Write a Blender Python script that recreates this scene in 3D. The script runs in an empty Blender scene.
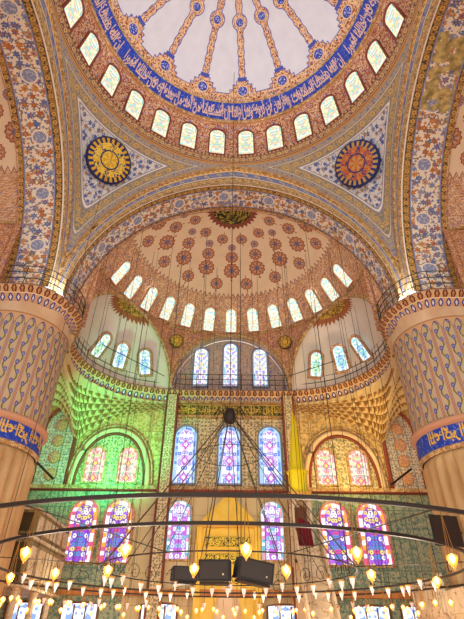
import bpy, bmesh, math, random, unicodedata
from math import sin, cos, tan, pi, sqrt, radians as rad, atan2
from mathutils import Vector, Matrix
random.seed(7)
scn = bpy.context.scene
COL = scn.collection

# ------------------------------------------------------------------ camera
TH = 0.642
cam_d = bpy.data.cameras.new('camera'); cam = bpy.data.objects.new('camera', cam_d); COL.objects.link(cam)
cam_d.sensor_fit = 'VERTICAL'; cam_d.sensor_height = 36; cam_d.lens = 36*449.7/619; cam_d.clip_end = 500; cam_d.clip_start = .05
fw = Vector((0, cos(TH), sin(TH))); rt = Vector((1, 0, 0)); up = Vector((0, -sin(TH), cos(TH)))
ro = 0.0125
r2 = rt*cos(ro)+up*sin(ro); u2 = up*cos(ro)-rt*sin(ro)
yw = 0.0018
f3 = (fw*cos(yw)+r2*sin(yw)).normalized(); r3 = (r2*cos(yw)-fw*sin(yw)).normalized()
cam.matrix_world = Matrix(((r3.x, u2.x, -f3.x, 0), (r3.y, u2.y, -f3.y, -11.77), (r3.z, u2.z, -f3.z, 1.7), (0, 0, 0, 1)))
scn.camera = cam

# ------------------------------------------------------------------ world, exposure, lights
w = bpy.data.worlds.new('daylight'); scn.world = w; w.use_nodes = True
w.node_tree.nodes['Background'].inputs[0].default_value = (1.0, .965, .93, 1)
w.node_tree.nodes['Background'].inputs[1].default_value = 1.55
scn.view_settings.view_transform = 'Standard'; scn.view_settings.look = 'None'
scn.view_settings.exposure = 0.22; scn.view_settings.gamma = 1; scn.view_settings.use_curve_mapping = False

def light(name, kind, loc, target, power, color, size=.3, angle=60, blend=.6):
    l = bpy.data.lights.new(name, kind); l.energy = power; l.color = color
    if kind == 'SPOT': l.spot_size = rad(angle); l.spot_blend = blend; l.shadow_soft_size = size
    elif kind == 'AREA': l.shape = 'DISK'; l.size = size
    else: l.shadow_soft_size = size
    o = bpy.data.objects.new(name, l); COL.objects.link(o); o.location = loc
    if target is not None: o.rotation_euler = (Vector(target)-Vector(loc)).to_track_quat('-Z', 'Y').to_euler()
    return o
for k in range(8):
    a = 2*pi*(k+.5)/8
    light('lamp_ring_glow', 'POINT', (6.8*sin(a), 8.4+6.8*cos(a), 2.7), None, 270, (1, .84, .64), .5)
for X in (-9.5, 0, 9.5): light('wall_fill_glow', 'POINT', (X, 20.5, 4.2), None, 130, (1, .85, .6), .5)  # added warm fill for the dark lower wall, standing in for oil lamps
light('green_flood', 'SPOT', (-8.6, 19.2, 11.5), (-10.0, 24.6, 15.2), 3000, (.02, .95, .36), .4, 125, .7)
light('yellow_flood', 'SPOT', (8.6, 19.2, 11.5), (9.6, 24.6, 15.2), 1200, (1, .74, .20), .4, 125, .7)
light('mihrab_flood', 'SPOT', (0, 19.5, 5.2), (0, 24.6, 9), 190, (1, .80, .12), .3, 95, .7)
light('minbar_flood', 'SPOT', (4.0, 18.0, 8.0), (4.9, 21, 13), 220, (1, .9, .05), .2, 40, .7)
for s in (-1, 1):
    light('cornice_flood', 'SPOT', (s*11.45, 11.2, 20.35), (s*11.9, 12.4, 23.5), 260, (.85, .93, 1), .15, 110, .9)
    light('gallery_window_light', 'SPOT', (s*8.9, 20.9, 21.2), (s*7.5, 17, 27), 60, (.9, .95, 1), .3, 140)
for k in range(14):                       # daylight falling in through the drum windows
    a = 2*pi*(k+.5)/14
    light('drum_daylight', 'SPOT', (11.4*sin(a), 11.4*cos(a), 37.4), (-3*sin(a), -3*cos(a), 44), 330, (.93, .95, 1), .35, 150, .8)
for a in (-.9, -.45, 0, .45, .9):
    light('semidome_daylight', 'SPOT', (9.6*sin(a), 14.6+9.2*cos(a), 27.2), (1*sin(a), 12.0, 31.5), 200, (1, .95, .88), .3, 140, .8)

# ------------------------------------------------------------------ node helper
class V:
    def __init__(s, g, k): s.g = g; s.k = k
    def _o(s, op, b=None, c=None): return s.g.math(op, s, b, c)
    def __add__(s, b): return s._o('ADD', b)
    def __radd__(s, b): return s._o('ADD', b)
    def __sub__(s, b): return s._o('SUBTRACT', b)
    def __rsub__(s, b): return s.g.math('SUBTRACT', b, s)
    def __mul__(s, b): return s._o('MULTIPLY', b)
    def __rmul__(s, b): return s._o('MULTIPLY', b)
    def __truediv__(s, b): return s._o('DIVIDE', b)
    def __lt__(s, b): return s._o('LESS_THAN', b)
    def __gt__(s, b): return s._o('GREATER_THAN', b)
    def abs(s): return s._o('ABSOLUTE')
    def sin(s): return s._o('SINE')
    def cos(s): return s._o('COSINE')
    def fract(s): return s._o('FRACT')
    def floor(s): return s._o('FLOOR')
    def sqrt(s): return s._o('SQRT')
    def mn(s, b): return s._o('MINIMUM', b)
    def mx(s, b): return s._o('MAXIMUM', b)
    def cyc(s, p): return ((s/p).fract()-.5)*p            # distance to the nearest repeat centre
class G:
    def __init__(s, name):
        s.m = bpy.data.materials.new(name); s.m.use_nodes = True; s.t = s.m.node_tree
        s.n = s.t.nodes; s.n.clear(); s.out = s.n.new('ShaderNodeOutputMaterial')
    def link(s, v, inp):
        if isinstance(v, V): s.t.links.new(v.k, inp)
        elif isinstance(v, (tuple, list)):
            v = tuple(v)
            inp.default_value = v+(1,) if len(v) == 3 and len(inp.default_value) == 4 else v
        else: inp.default_value = v
    def math(s, op, a, b=None, c=None):
        n = s.n.new('ShaderNodeMath'); n.operation = op
        for i, v in enumerate((a, b, c)):
            if v is not None: s.link(v, n.inputs[i])
        return V(s, n.outputs[0])
    def uv(s, layer='UVMap'):
        n = s.n.new('ShaderNodeUVMap'); n.uv_map = layer
        x = s.n.new('ShaderNodeSeparateXYZ'); s.t.links.new(n.outputs[0], x.inputs[0])
        return V(s, x.outputs[0]), V(s, x.outputs[1])
    def xyz(s):
        n = s.n.new('ShaderNodeTexCoord'); x = s.n.new('ShaderNodeSeparateXYZ'); s.t.links.new(n.outputs['Object'], x.inputs[0])
        return [V(s, x.outputs[i]) for i in range(3)]
    def comb(s, x, y, z=0.0):
        n = s.n.new('ShaderNodeCombineXYZ')
        for i, v in enumerate((x, y, z)): s.link(v, n.inputs[i])
        return V(s, n.outputs[0])
    def mix(s, f, a, b):
        n = s.n.new('ShaderNodeMix'); n.data_type = 'RGBA'; n.clamp_factor = True
        s.link(f, n.inputs[0]); s.link(a, n.inputs[6]); s.link(b, n.inputs[7]); return V(s, n.outputs[2])
    def vor(s, x, y, z=0.0, rnd=1.0, metric='EUCLIDEAN'):
        c = s.comb(x, y, z); n = s.n.new('ShaderNodeTexVoronoi'); n.voronoi_dimensions = '2D'; n.distance = metric
        s.t.links.new(c.k, n.inputs['Vector']); n.inputs['Scale'].default_value = 1; n.inputs['Randomness'].default_value = rnd
        p = s.n.new('ShaderNodeSeparateXYZ'); s.t.links.new(n.outputs['Position'], p.inputs[0])
        q = s.n.new('ShaderNodeSeparateColor'); s.t.links.new(n.outputs['Color'], q.inputs[0])
        return V(s, n.outputs['Distance']), V(s, q.outputs[0]), x-V(s, p.outputs[0]), y-V(s, p.outputs[1])
    def noise(s, x, y, z=0.0, sc=1.0, det=2.0):
        c = s.comb(x, y, z); n = s.n.new('ShaderNodeTexNoise'); s.t.links.new(c.k, n.inputs['Vector'])
        n.inputs['Scale'].default_value = sc; n.inputs['Detail'].default_value = det; return V(s, n.outputs[0])
    def pick(s, f, pal):
        n = s.n.new('ShaderNodeValToRGB'); n.color_ramp.interpolation = 'CONSTANT'; s.link(f, n.inputs[0])
        e = n.color_ramp.elements
        while len(e) < len(pal): e.new(.5)
        for i, c in enumerate(pal): e[i].position = i/len(pal); e[i].color = tuple(c)+(1,)
        return V(s, n.outputs[0])
    def done(s, color, rough=.75, metal=0.0, emit=None, strength=0.0, spec=.3):
        b = s.n.new('ShaderNodeBsdfPrincipled'); s.link(color, b.inputs['Base Color']); b.inputs['Roughness'].default_value = rough
        b.inputs['Metallic'].default_value = metal; b.inputs['Specular IOR Level'].default_value = spec
        if emit is not None: s.link(emit, b.inputs['Emission Color']); s.link(strength, b.inputs['Emission Strength'])
        s.t.links.new(b.outputs[0], s.out.inputs[0]); return s.m
def h2(c):
    c = c.lstrip('#'); r = [int(c[i:i+2], 16)/255 for i in (0, 2, 4)]
    return tuple(x/12.92 if x <= .04045 else ((x+.055)/1.055)**2.4 for x in r)
CREAM = h2('e8d3b4'); WHITE = h2('f0e6da'); GOLD = h2('c98f3c'); OCHRE = h2('b98a4c'); RUST = h2('a8502c'); BRICK = h2('8f3a28')
BLUE = h2('3a4f9e'); DEEP = h2('1f3f9c'); NAVY = h2('2a2c55'); SLATE = h2('6f7ba6'); ORANGE = h2('cf7d3a'); OLIVE = h2('6d6a35'); BROWN = h2('6a4426')
SALMON = h2('d9a179'); SAND = h2('d8b483')

def flat(name, c, rough=.7, metal=0.0, emit=0.0):
    g = G(name)
    return g.done(c, rough, metal, c if emit else None, emit)
# flower layer: mask and colour
def flowers(g, u, v, sc, pal, size=.36, pet=5, off=0.0, rnd=.8):
    d, r, lx, ly = g.vor(u*sc+off, v*sc+off, 0, rnd)
    a = g.math('ARCTAN2', ly, lx)
    rr = size*(.78+.22*(a*pet).cos())
    return d < rr, g.mix(d < size*.3, g.pick(r, pal), g.pick((r*7.3).fract(), pal)), d
def vines(g, u, v, sc, wd=.03):
    n = g.noise(u, v, 0, sc, 1.0); return (n-.5).abs() < wd
def floral(g, u, v, bg=CREAM, sc=1.0, per=0.0, half=0.0, vc=0.0, pal=None):
    pal = pal or [h2('b0683c'), SLATE, h2('cc8a48'), h2('5c6aa0'), h2('c47c40'), h2('8a93b5'), h2('b06a3a'), h2('6c7aa6'), h2('d09a58')]
    c = g.mix(vines(g, u, v, 1.8*sc, .018), bg, h2('8a7a66'))
    m, k, _ = flowers(g, u, v, 4.4*sc, [h2('7480b0'), SLATE, h2('6f8f8f'), ORANGE, h2('c08a50'), h2('6a76a8')], .33, 3, 3.7)
    c = g.mix(m, c, k)
    m, k, _ = flowers(g, u, v, 2.5*sc, pal, .42, 6)
    c = g.mix(m, c, k)
    if per:
        du = u.cyc(per); dv = v-vc; d = (du*du+dv*dv).sqrt()
        n = g.noise(u, v, 0, 9*sc, 1)
        c = g.mix(d < half*1.25, c, bg); c = g.mix(d < half, c, g.mix(n > .55, h2('8890ae'), h2('b8b4c4')))
    return c
def chain(g, u, v, lo, hi, per, bg, ring, core, line=NAVY, vs=1.0):
    """band between v=lo and v=hi with repeated medallions; returns mask, colour"""
    m = (v > lo)*(v < hi); mid = (lo+hi)/2; hw = (hi-lo)/2
    du = u.cyc(per); dv = (v-mid)*vs; hw = hw*vs; d = (du*du+dv*dv).sqrt()/hw
    n = g.noise(u, v*vs, 0, 6, 1)
    c = g.mix(n > .55, bg, line)
    c = g.mix(d < .78, c, line); c = g.mix(d < .66, c, ring); c = g.mix(d < .3, c, core)
    c = g.mix(dv.abs() > hw*.86, c, line)
    return m, c
def over(g, c, mc): return g.mix(mc[0], c, mc[1])
def stripe(g, c, v, lo, hi, col): return g.mix((v > lo)*(v < hi), c, col)
def rope(g, u): return g.mix(((u*2.2).fract()) < .5, h2('b4502e'), h2('e9b760'))

M = {}
# --- big arches: v 0..1 face, 1..2 soffit (both normalised), u arc length in metres
def arch_mat(name, worn=False, L=2.9):
    g = G(name); u, v = g.uv()
    x = (v-1)*L
    c = floral(g, u, x, h2('ecdcc4'), .74, 3.9, .40, 1.35)
    if worn:
        n = g.noise(u, x, 0, .5, 3); n2 = g.noise(u, x, 5, 2.2, 5); ed = g.noise(u, x, 9, .9, 3)
        c = g.mix((n > .40)*((u-15.6+(ed-.5)*3).abs() < 2.3)*((n2 > .42)), c, g.mix((g.noise(u, x, 3, 2.6, 4)-.35)*3, h2('8f7a48'), h2('dcc07a')))
    c = over(g, c, chain(g, u, v, 1.84, 1.98, .52, h2('b58848'), h2('dcaf62'), h2('a8733a'), h2('6b4a2a'), L))
    c = over(g, c, chain(g, u, v, 1.05, 1.20, .56, h2('b08448'), h2('d7a452'), h2('9a7040'), h2('54452f'), L))
    c = stripe(g, c, v, 1.20, 1.225, h2('8d93b8')); c = stripe(g, c, v, 1.815, 1.84, h2('8d93b8'))
    c = stripe(g, c, v, .97, 1.05, h2('f4e8d4'))
    c = over(g, c, chain(g, u, v, .62, .97, .75, h2('c9a368'), h2('e0b873'), h2('b08a58'), h2('7a6a5c'), 1.7))
    c = stripe(g, c, v, .56, .62, h2('f0dcb8'))
    c = over(g, c, chain(g, u, v, .24, .56, 1.1, h2('8a90b0'), h2('cdb384'), h2('8a86a0'), h2('5a6494'), 1.7))
    c = stripe(g, c, v, .17, .24, h2('f2cf86'))
    c = g.mix(v < .17, c, rope(g, u))
    c = stripe(g, c, v, .07, .10, h2('f2cf86'))
    return g.done(c, .8)
M['arch'] = arch_mat('arch_paint'); M['arch_worn'] = arch_mat('arch_paint_worn', True)
# --- pendentive: UV (arc length, distance from edge), PLAN = surface metres
g = G('pendentive_paint'); u, v = g.uv(); a, b = g.uv('PLAN')
c = g.mix(vines(g, a, b, 2.2, .02), h2('ded8d0'), h2('8a90b0'))
m_, k_, _ = flowers(g, a, b, 2.3, [h2('5468a6'), h2('6a78ac'), h2('a98a6a'), h2('4a5c9e')], .40, 5); c = g.mix(m_, c, k_)
c = stripe(g, c, v, 0, 1.62, h2('a09aa4'))
c = stripe(g, c, v, 1.46, 1.54, h2('f0e8dc'))
c = over(g, c, chain(g, u, v, .78, 1.40, .95, h2('bda273'), h2('d6b06a'), h2('a88c60'), h2('86807c')))
c = stripe(g, c, v, .70, .78, h2('d9c8a8'))
c = over(g, c, chain(g, u, v, .32, .70, .7, h2('b4a488'), h2('ceac6c'), h2('8e8890'), h2('747ca4')))
c = stripe(g, c, v, -.1, .32, h2('dcae6c'))
c = stripe(g, c, v, .10, .17, h2('a8552f')); c = stripe(g, c, v, .24, .27, h2('8a6038'))
M['pend'] = g.done(c, .8)
# --- dense red window-drum pattern
def redpat(name, bg='a05238', sc=1.0, fl=None):
    g = G(name); u, v = g.uv()
    n = g.noise(u, v, 0, 5.5*sc, 2)
    c = g.mix((n-.5).abs() < .045, h2(bg), h2('e2b98a'))
    m, k, d = flowers(g, u, v, 2.3*sc, fl or [h2('d9a06a'), h2('5f6fc0'), h2('c88a5c'), h2('8f98d8'), h2('e0c4a0')], .30, 5)
    c = g.mix(m, c, k); return g.done(c, .8)
g = G('drum_paint'); u, v = g.uv(); PW = 2*pi*11.75/28
n = g.noise(u, v, 0, 4.6, 2); c = g.mix((n-.5).abs() < .05, h2('9c4430'), h2('e8c298'))
m_, k_, _ = flowers(g, u, v, 2.1, [h2('dca878'), h2('c88a5c'), h2('a09ac8'), h2('e0c4a0')], .28, 5); c = g.mix(m_, c, k_)
du = ((u+.164)/PW).fract()-.5; du = du*PW
for vc, rr, cc in ((.75, .62, '5a6cd0'), (2.0, .36, '6a7ad0'), (3.35, .3, '5868c4')):
    d = (du.abs()*.9+(v-vc).abs()); nn = g.noise(u, v, 4, 4.5, 1)
    c = g.mix(d < rr, c, g.mix(nn > .5, h2(cc), h2('b8b8e8')))
c = stripe(g, c, v, 3.95, 4.3, h2('c88a5c'))
M['drum'] = g.done(c, .8)
M['red'] = redpat('red_scroll_paint'); M['red2'] = redpat('rust_scroll_paint', 'ac6a4c', 1.1, [h2('c98f62'), h2('94688a'), h2('b87850'), h2('d8b08c')])
M['grayarab'] = redpat('grey_arabesque_paint', 'a098a4', 1.2, [h2('c8b090'), h2('6f7498'), h2('b89a80'), h2('d8cab8')])
# --- dome upper: u = rib periods, v = degrees of elevation
g = G('dome_paint'); u, v = g.uv(); R_ = 11.75
cs = (v*(pi/180)).cos()
per = cs*(R_*2*pi/16)                       # metres per rib period at this height
du = ((u).fract()-.5)*per; adu = du.abs(); vm = v*(R_*pi/180)   # metres along meridian
pu = u*4.6
n = g.noise(pu, vm, 0, 3.6, 2)
pat = g.mix((n-.5).abs() < .075, h2('9a4a30'), h2('ecc698'))
m_, k_, _ = flowers(g, pu, vm, 2.2, [h2('e4b484'), h2('7884c0'), h2('cf9468'), h2('c88a60')], .27, 5); pat = g.mix(m_, pat, k_)
white = g.mix(g.noise(pu, vm, 0, .8, 3), h2('d2d0d8'), h2('e8e6ea'))
def crown(off):
    e0 = 31.0*R_*pi/180
    top = e0 + .75 + (adu < 1.15+off)*.35 + (adu < .85+off)*.45 + (adu < .5+off)*.35 + off
    return vm < top
d_ = (du*du+(vm-7.35)*(vm-7.35)).sqrt()
rw = .24+.03*(vm*7).cos()
d2_ = (du*du+(vm-13.1)*(vm-13.1)).sqrt()
def shape(off): return crown(off).mx(adu < rw+off).mx(d2_ < .62+off).mx(vm > 15.4-off)
c = g.mix(shape(.07), white, h2('5a5fa8')); c = g.mix(shape(0), c, pat)
def disc(c, d, r):
    c = g.mix(d < r, c, h2('e8c49a')); c = g.mix(d < r*.82, c, h2('3448a8'))
    return g.mix(((g.noise(pu*3, vm*3, 0, 2.2, 1)) > .56)*(d < r*.7), c, h2('c9c8ee'))
c = disc(c, d_, .52); c = disc(c, d2_, .40)
c = g.mix((adu < .42)*(vm > 8.25)*(vm < 8.6), c, h2('4a58b0'))
M['dome'] = g.done(c, .8)
# --- calligraphy ground
g = G('calligraphy_blue'); u, v = g.uv(); n = g.noise(u, v, 0, 2.6, 2)
c = g.mix((n-.5).abs() < .012, h2('2344b4'), h2('7f84c8')); M['calli'] = g.done(c, .7)
M['script'] = flat('script_paint', h2('e8c4ae'), .7); M['script_gold'] = flat('script_gold', h2('e6b94e'), .6)
# --- semi dome upper: u = azimuth degrees, v elevation degrees
g = G('semidome_paint'); u, v = g.uv(); RS = 11.6
vm = v*(RS*pi/180); cs = (v*(pi/180)).cos(); um = u*(RS*pi/180)*cs
base = g.mix(g.noise(um, vm, 0, .7, 3), h2('e0c29c'), h2('eed6b4'))
c = base
def medrow(c, e, n, r, off, red=True):
    em = e*RS*pi/180; du = ((u/(180/n)+off).fract()-.5)*(pi*RS*cos(rad(e))/n); dv = vm-em
    d = (du*du+dv*dv).sqrt(); a = g.math('ARCTAN2', dv, du); dd = d/(1+.07*(a*12).cos())
    tip = (du.abs()*1.6+(dv.abs()-r*1.3).abs()) < r*.22
    if red: c = g.mix(tip, c, h2('b0603c'))
    c = g.mix(dd < r, c, h2('8d5240') if red else h2('6f6a96')); c = g.mix(dd < r*.86, c, h2('c98560') if red else h2('b0868a'))
    c = g.mix(dd < r*.7, c, g.mix((a*8).cos() > 0, h2('a0644a'), h2('cfa480')))
    c = g.mix(dd < r*.34, c, h2('7a6a8a')); return c
for e, n_, r, o, q in [(50.3, 8, .58, 0, 1), (57.2, 8, .74, .5, 1), (64, 7, .58, .0, 1), (69.0, 6, .36, .5, 0), (73.0, 6, .50, 0, 1)]:
    c = medrow(c, e, n_, r, o, q)
z = (u/3.2).fract()-.5
fr = 43.2+(1-z.abs()*2)*2.3
n = g.noise(um, vm, 0, 5, 2)
fc = g.mix((n-.5).abs() < .06, h2('b27656'), h2('e6c49c'))
c = g.mix(v < fr+.5, c, h2('7d4a44')); c = g.mix(v < fr, c, fc)
m_, k_, _ = flowers(g, um, vm, 2.4, [h2('dcb080'), h2('9a86a0'), h2('cf9c70'), h2('c09a88')], .32, 5); c = g.mix(m_*(v < 43), c, k_)
z2 = (u/11).fract()-.5
c = g.mix(v > 80-(1-z2.abs()*2)*1.5, c, h2('8a4a3a'))
n = g.noise(um, vm, 0, 4.0, 2)
c = g.mix(v > 81.5, c, g.mix(n > .53, h2('23301c'), h2('b89a38')))
M['semi'] = g.done(c, .8)
# --- exedra conch: u = -1..1 round, v 0..1 up
g = G('conch_paint'); u, v = g.uv()
c = g.mix(g.noise(u*5, v*5, 0, 1.2, 3), h2('d4c4b4'), h2('e6dace'))
uu = u*1.0; zz = (u*9).fract()-.5
c = g.mix(v > .73-(.5-zz.abs())*.12, c, h2('a0603c'))
n = g.noise(u*8, v*8, 0, 1.5, 2)
c = g.mix(v > .79, c, g.mix(n > .5, h2('6f5a2c'), h2('caa040')))
M['conch'] = g.done(c, .8)
# --- gold cornice with small muqarnas (u metres, v 0..1 from bottom to top)
g = G('cornice_paint'); u, v = g.uv()
z = (u/.5).fract()-.5; z3 = (u/.5+.5).fract()-.5
c = g.mix(v, h2('d0a070'), h2('e0b888'))
c = g.mix((v > .02)*(v < .42)*((z.abs()*.8+(v-.22).abs()) < .30), c, h2('2f3a90'))
c = g.mix((v > .02)*(v < .42)*((z.abs()*.8+(v-.22).abs()) < .15), c, h2('e4dccc'))
c = stripe(g, c, v, .42, .48, h2('ecd0a0'))
c = g.mix((v > .48)*(v < .84)*((z3.abs()+(v-.64).abs()) < .38), c, h2('6f2f28'))
c = g.mix((v > .48)*(v < .84)*((z3.abs()+(v-.64).abs()) < .18), c, h2('c08a50'))
c = g.mix(v > .84, c, h2('b89070')); c = stripe(g, c, v, .9, .94, h2('5a3430'))
M['cornice'] = g.done(c, .7)
# --- stone, marble
def stone(name, a, b, sc=1.0, vein=None):
    g = G(name); x, y, z = g.xyz(); n = g.noise(x, y, z*.6, .9*sc, 5)
    c = g.mix((n-.35)*3, h2(a), h2(b))
    if vein:
        n2 = g.noise(x, y, z, 1.5*sc, 4); c = g.mix((n2-.5).abs() < .012, c, h2(vein))
    return g.done(c, .6)
M['stone'] = stone('pale_stone', 'cfa880', 'e0c4a0', 1); M['marble'] = stone('veined_marble', 'cfb48c', 'e6d4b4', .8, 'a8835a')
M['flute'] = stone('fluted_marble', 'b48c5c', 'd0ae7c', .5)
M['plaster'] = stone('warm_plaster', 'dcb98e', 'e6caa4')
# --- pier painted stripes: u metres round, v metres up from the bottom of the painted zone
g = G('pier_paint'); u, v = g.uv(); P_ = .66
du = u.cyc(P_)
c = (h2('d9a47c'))
c = g.mix(du.abs() < .272, h2('d2a078'), h2('5a5f88'))
c = g.mix(du.abs() < .248, c, h2('c6ae88'))
wv = (v*5.2).sin()*.12
c = g.mix((du-wv).abs() < .045, c, h2('7a7238'))
for ph, cc in ((0, '525a9c'), (.5, '666ca0')):
    vv = (v/1.208+ph).fract()-.5; sx = .09 if ph else -.09; vv = vv*1.208
    d = ((du+sx)*(du+sx)*2.2+vv*vv*.8).sqrt()
    c = g.mix(d < .15, c, h2(cc)); c = g.mix(d < .07, c, h2('a090b0'))
c = g.mix(du.abs() > .312, c, h2('b06038'))
c = g.mix(v > 6.1-du*du*6, c, h2('d5a87c'))
c = g.mix((v > 6.1-du*du*6)*(v < 6.18-du*du*6), c, h2('5a4a6a')); c = g.mix(v > 6.28, c, h2('c98f5c'))
M['pier'] = g.done(c, .8)
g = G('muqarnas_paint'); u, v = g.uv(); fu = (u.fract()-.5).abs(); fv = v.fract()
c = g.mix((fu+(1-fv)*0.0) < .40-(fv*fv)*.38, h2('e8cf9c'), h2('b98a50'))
c = g.mix(fu < .26-((fv-.1)*(fv-.1))*.5, c, h2('8a6238')); c = g.mix(fv > .93, c, h2('9a7040')); c = g.mix(v < 1.2, c, h2('dcc294'))  # painted niches; the darker browns also put recess shade into the colour
M['muq'] = g.done(c, .75)
# --- walls
def wallpat(name, bg, fl, line, sc=1.0, rows=True):
    g = G(name); u, v = g.uv()
    c = g.mix(vines(g, u, v, 2.0*sc, .035), h2(bg), h2(line))
    m, k, _ = flowers(g, u, v, 2.6*sc, [h2(x) for x in fl], .34, 5, 0, .5); c = g.mix(m, c, k)
    if rows:
        f = (u/2.2).fract(); c = g.mix(f < .05, c, h2(line)); f = (v/2.0).fract(); c = g.mix(f < .04, c, h2(line))
    return g.done(c, .55)
M['ochre'] = wallpat('ochre_wall_paint', 'dcb877', ['c99a55', 'a98a52', '8a8a6a', 'e6cf9c'], 'b88f50', 1.0)
M['floralwall'] = wallpat('sprig_wall_paint', 'e2cda0', ['7b7a62', '8c7a50', '6a7a80', 'b89660'], '9a8a5c', 1.3, False)
M['tile'] = wallpat('green_tile', 'a9b08c', ['5f8478', '8fa08c', '4f7470', 'c0b890'], '6f8a78', 1.2)
M['sidetile'] = wallpat('grey_tile', 'cfc0a8', ['6a7a9a', 'a04f38', '8a94a0', '5a6a80'], '9a8a80', 1.6, False)
g = G('cream_marble_slabs'); u, v = g.uv(); n = g.noise(u, v*.5, 0, 1.1, 4); c = g.mix(n, h2('c8b080'), h2('dcc898'))
c = g.mix((u/1.3).fract() < .02, c, h2('b09464')); c = g.mix((v/1.9).fract() < .02, c, h2('b09464')); M['creamwall'] = g.done(c, .5)
g = G('gold_script_band'); u, v = g.uv(); n = g.noise(u*1.6, v, 0, 3.2, 2)
c = g.mix((n-.5).abs() < .04, h2('36421a'), h2('b8a040')); f = (u/1.8).fract(); c = g.mix(f < .05, c, h2('d8b53a'))
c = g.mix((v-.5).abs() > .42, c, h2('c89a48')); M['goldband'] = g.done(c, .5)
g = G('niche_gold'); x, y, z = g.xyz(); n = g.noise(x, y, z, 1.6, 3); c = g.mix(n, h2('e0ac1c'), h2('f6d660')); M['nichegold'] = g.done(c, .4)
g = G('mihrab_panel'); u, v = g.uv(); n = g.noise(u, v, 0, 6, 2); c = g.mix((n-.5).abs() < .07, h2('3c3a10'), h2('e0c040')); M['inscr'] = g.done(c, .5)
M['rosette_l'] = None
def rosette(name, bg, fg, rim, two):
    g = G(name); u, v = g.uv(); d = (u*u+v*v).sqrt(); a = g.math('ARCTAN2', v, u)
    c = g.mix((a*8+d*3).cos() > .1, h2(bg), h2(fg)); n = g.noise(u, v, 0, 7, 2); c = g.mix((n-.5).abs() < .07, c, h2(two))
    c = g.mix((d > .36)*(d < .42), c, h2(rim)); c = g.mix(d < .3, c, g.mix((a*6).cos() > .2, h2(fg), h2(two)))
    c = g.mix(d > .72, c, g.mix((a*24).cos() > .0, h2(rim), h2(fg))); c = g.mix(d > .93, c, h2(rim)); return g.done(c, .6)
M['ros_l'] = rosette('left_rosette_paint', '38406a', 'e0ac28', '2a3060', 'f0cc50'); M['ros_r'] = rosette('right_rosette_paint', '2c3a78', 'c99c50', '283470', 'c8683a')
M['ros_s'] = rosette('small_rosette_paint', '2a2c1c', 'd8a838', '3a2c18', 'caa040')
# --- metals, misc
M['conchtrim'] = redpat('brown_scroll_paint', '8a5a44', 2.2, [h2('b88a68'), h2('9a7a80')]); M['pinktrim'] = flat('salmon_moulding', h2('d09a78'), .6)
M['iron'] = flat('dark_iron', h2('3a302a'), .5, .5); M['wire'] = flat('chain_steel', h2('4a4038'), .6, .3); M['rail'] = flat('rail_metal', h2('3a443e'), .5, .4)
M['lampchain'] = flat('lamp_chain_brass', h2('a07030'), .6, .2); M['black'] = flat('speaker_black', h2('2c2a2c'), .6); M['mesh'] = flat('speaker_grille', h2('44403e'), .8)
M['gilt'] = flat('gilding', h2('d9a040'), .45, .3); g = G('gold_moulding'); x, y, z = g.xyz(); n = g.noise(x, y, z, 3.2, 2); n2 = g.noise(x, y, z, 7, 1)
c = g.mix(n > .5, h2('dcb884'), h2('b98e58')); c = g.mix((n2-.5).abs() < .03, c, h2('7a5636')); M['goldtrim'] = g.done(c, .6)
g = G('ledge_paint'); u, v = g.uv(); c = h2('d9b07a')
c = over(g, c, chain(g, u, v, .06, .52, .62, h2('c49a62'), h2('e0bc80'), h2('a8763e'), h2('6a5a6a')))
c = stripe(g, c, v, .52, .58, h2('a2522f')); c = stripe(g, c, v, .58, .74, h2('ecca98'))
z = (u*3.0).fract(); c = g.mix((v > .74)*(v < .92)*(z < .5), c, h2('8a5030')); c = stripe(g, c, v, .92, .97, h2('5a5f92')); M['ledge'] = g.done(c, .7); M['redtrim'] = flat('oxblood_moulding', h2('8a4030'), .7)
M['greyframe'] = flat('grey_blue_moulding', h2('8a90a8'), .7); M['wood'] = stone('brown_wood', '6a3c1c', '8a5428', 2.0); M['orangewood'] = stone('orange_wood', 'b0662c', 'd08a48', 2.0)
M['yellow'] = flat('yellow_cone_paint', h2('f0d820'), .5); M['velvet'] = flat('crimson_velvet', h2('6e1420'), .95)
M['carpet'] = redpat('red_carpet', '8a2a24', .6)
M['screen'] = flat('dark_screen', h2('30241c'), .35)
g = G('glowing_cup_glass'); M['glass'] = g.done(h2('f2dcd4'), .15, 0, h2('ffe0d0'), .25, .8)  # unlit cups: faint emission added to brighten the glass
g = G('amber_lit_glass'); g.done(h2('ffb050'), .2, 0, h2('ff8c20'), 1.15)
tr = g.n.new('ShaderNodeBsdfTransparent'); mx_ = g.n.new('ShaderNodeMixShader'); mx_.inputs[0].default_value = .6
pb = [q for q in g.n if q.type == 'BSDF_PRINCIPLED'][0]; g.t.links.new(tr.outputs[0], mx_.inputs[1]); g.t.links.new(pb.outputs[0], mx_.inputs[2]); g.t.links.new(mx_.outputs[0], g.out.inputs[0])
M['lampgold'] = g.m; M['bulb'] = flat('lit_bulb', h2('ffdf9a'), .4, 0, 6.0)
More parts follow.
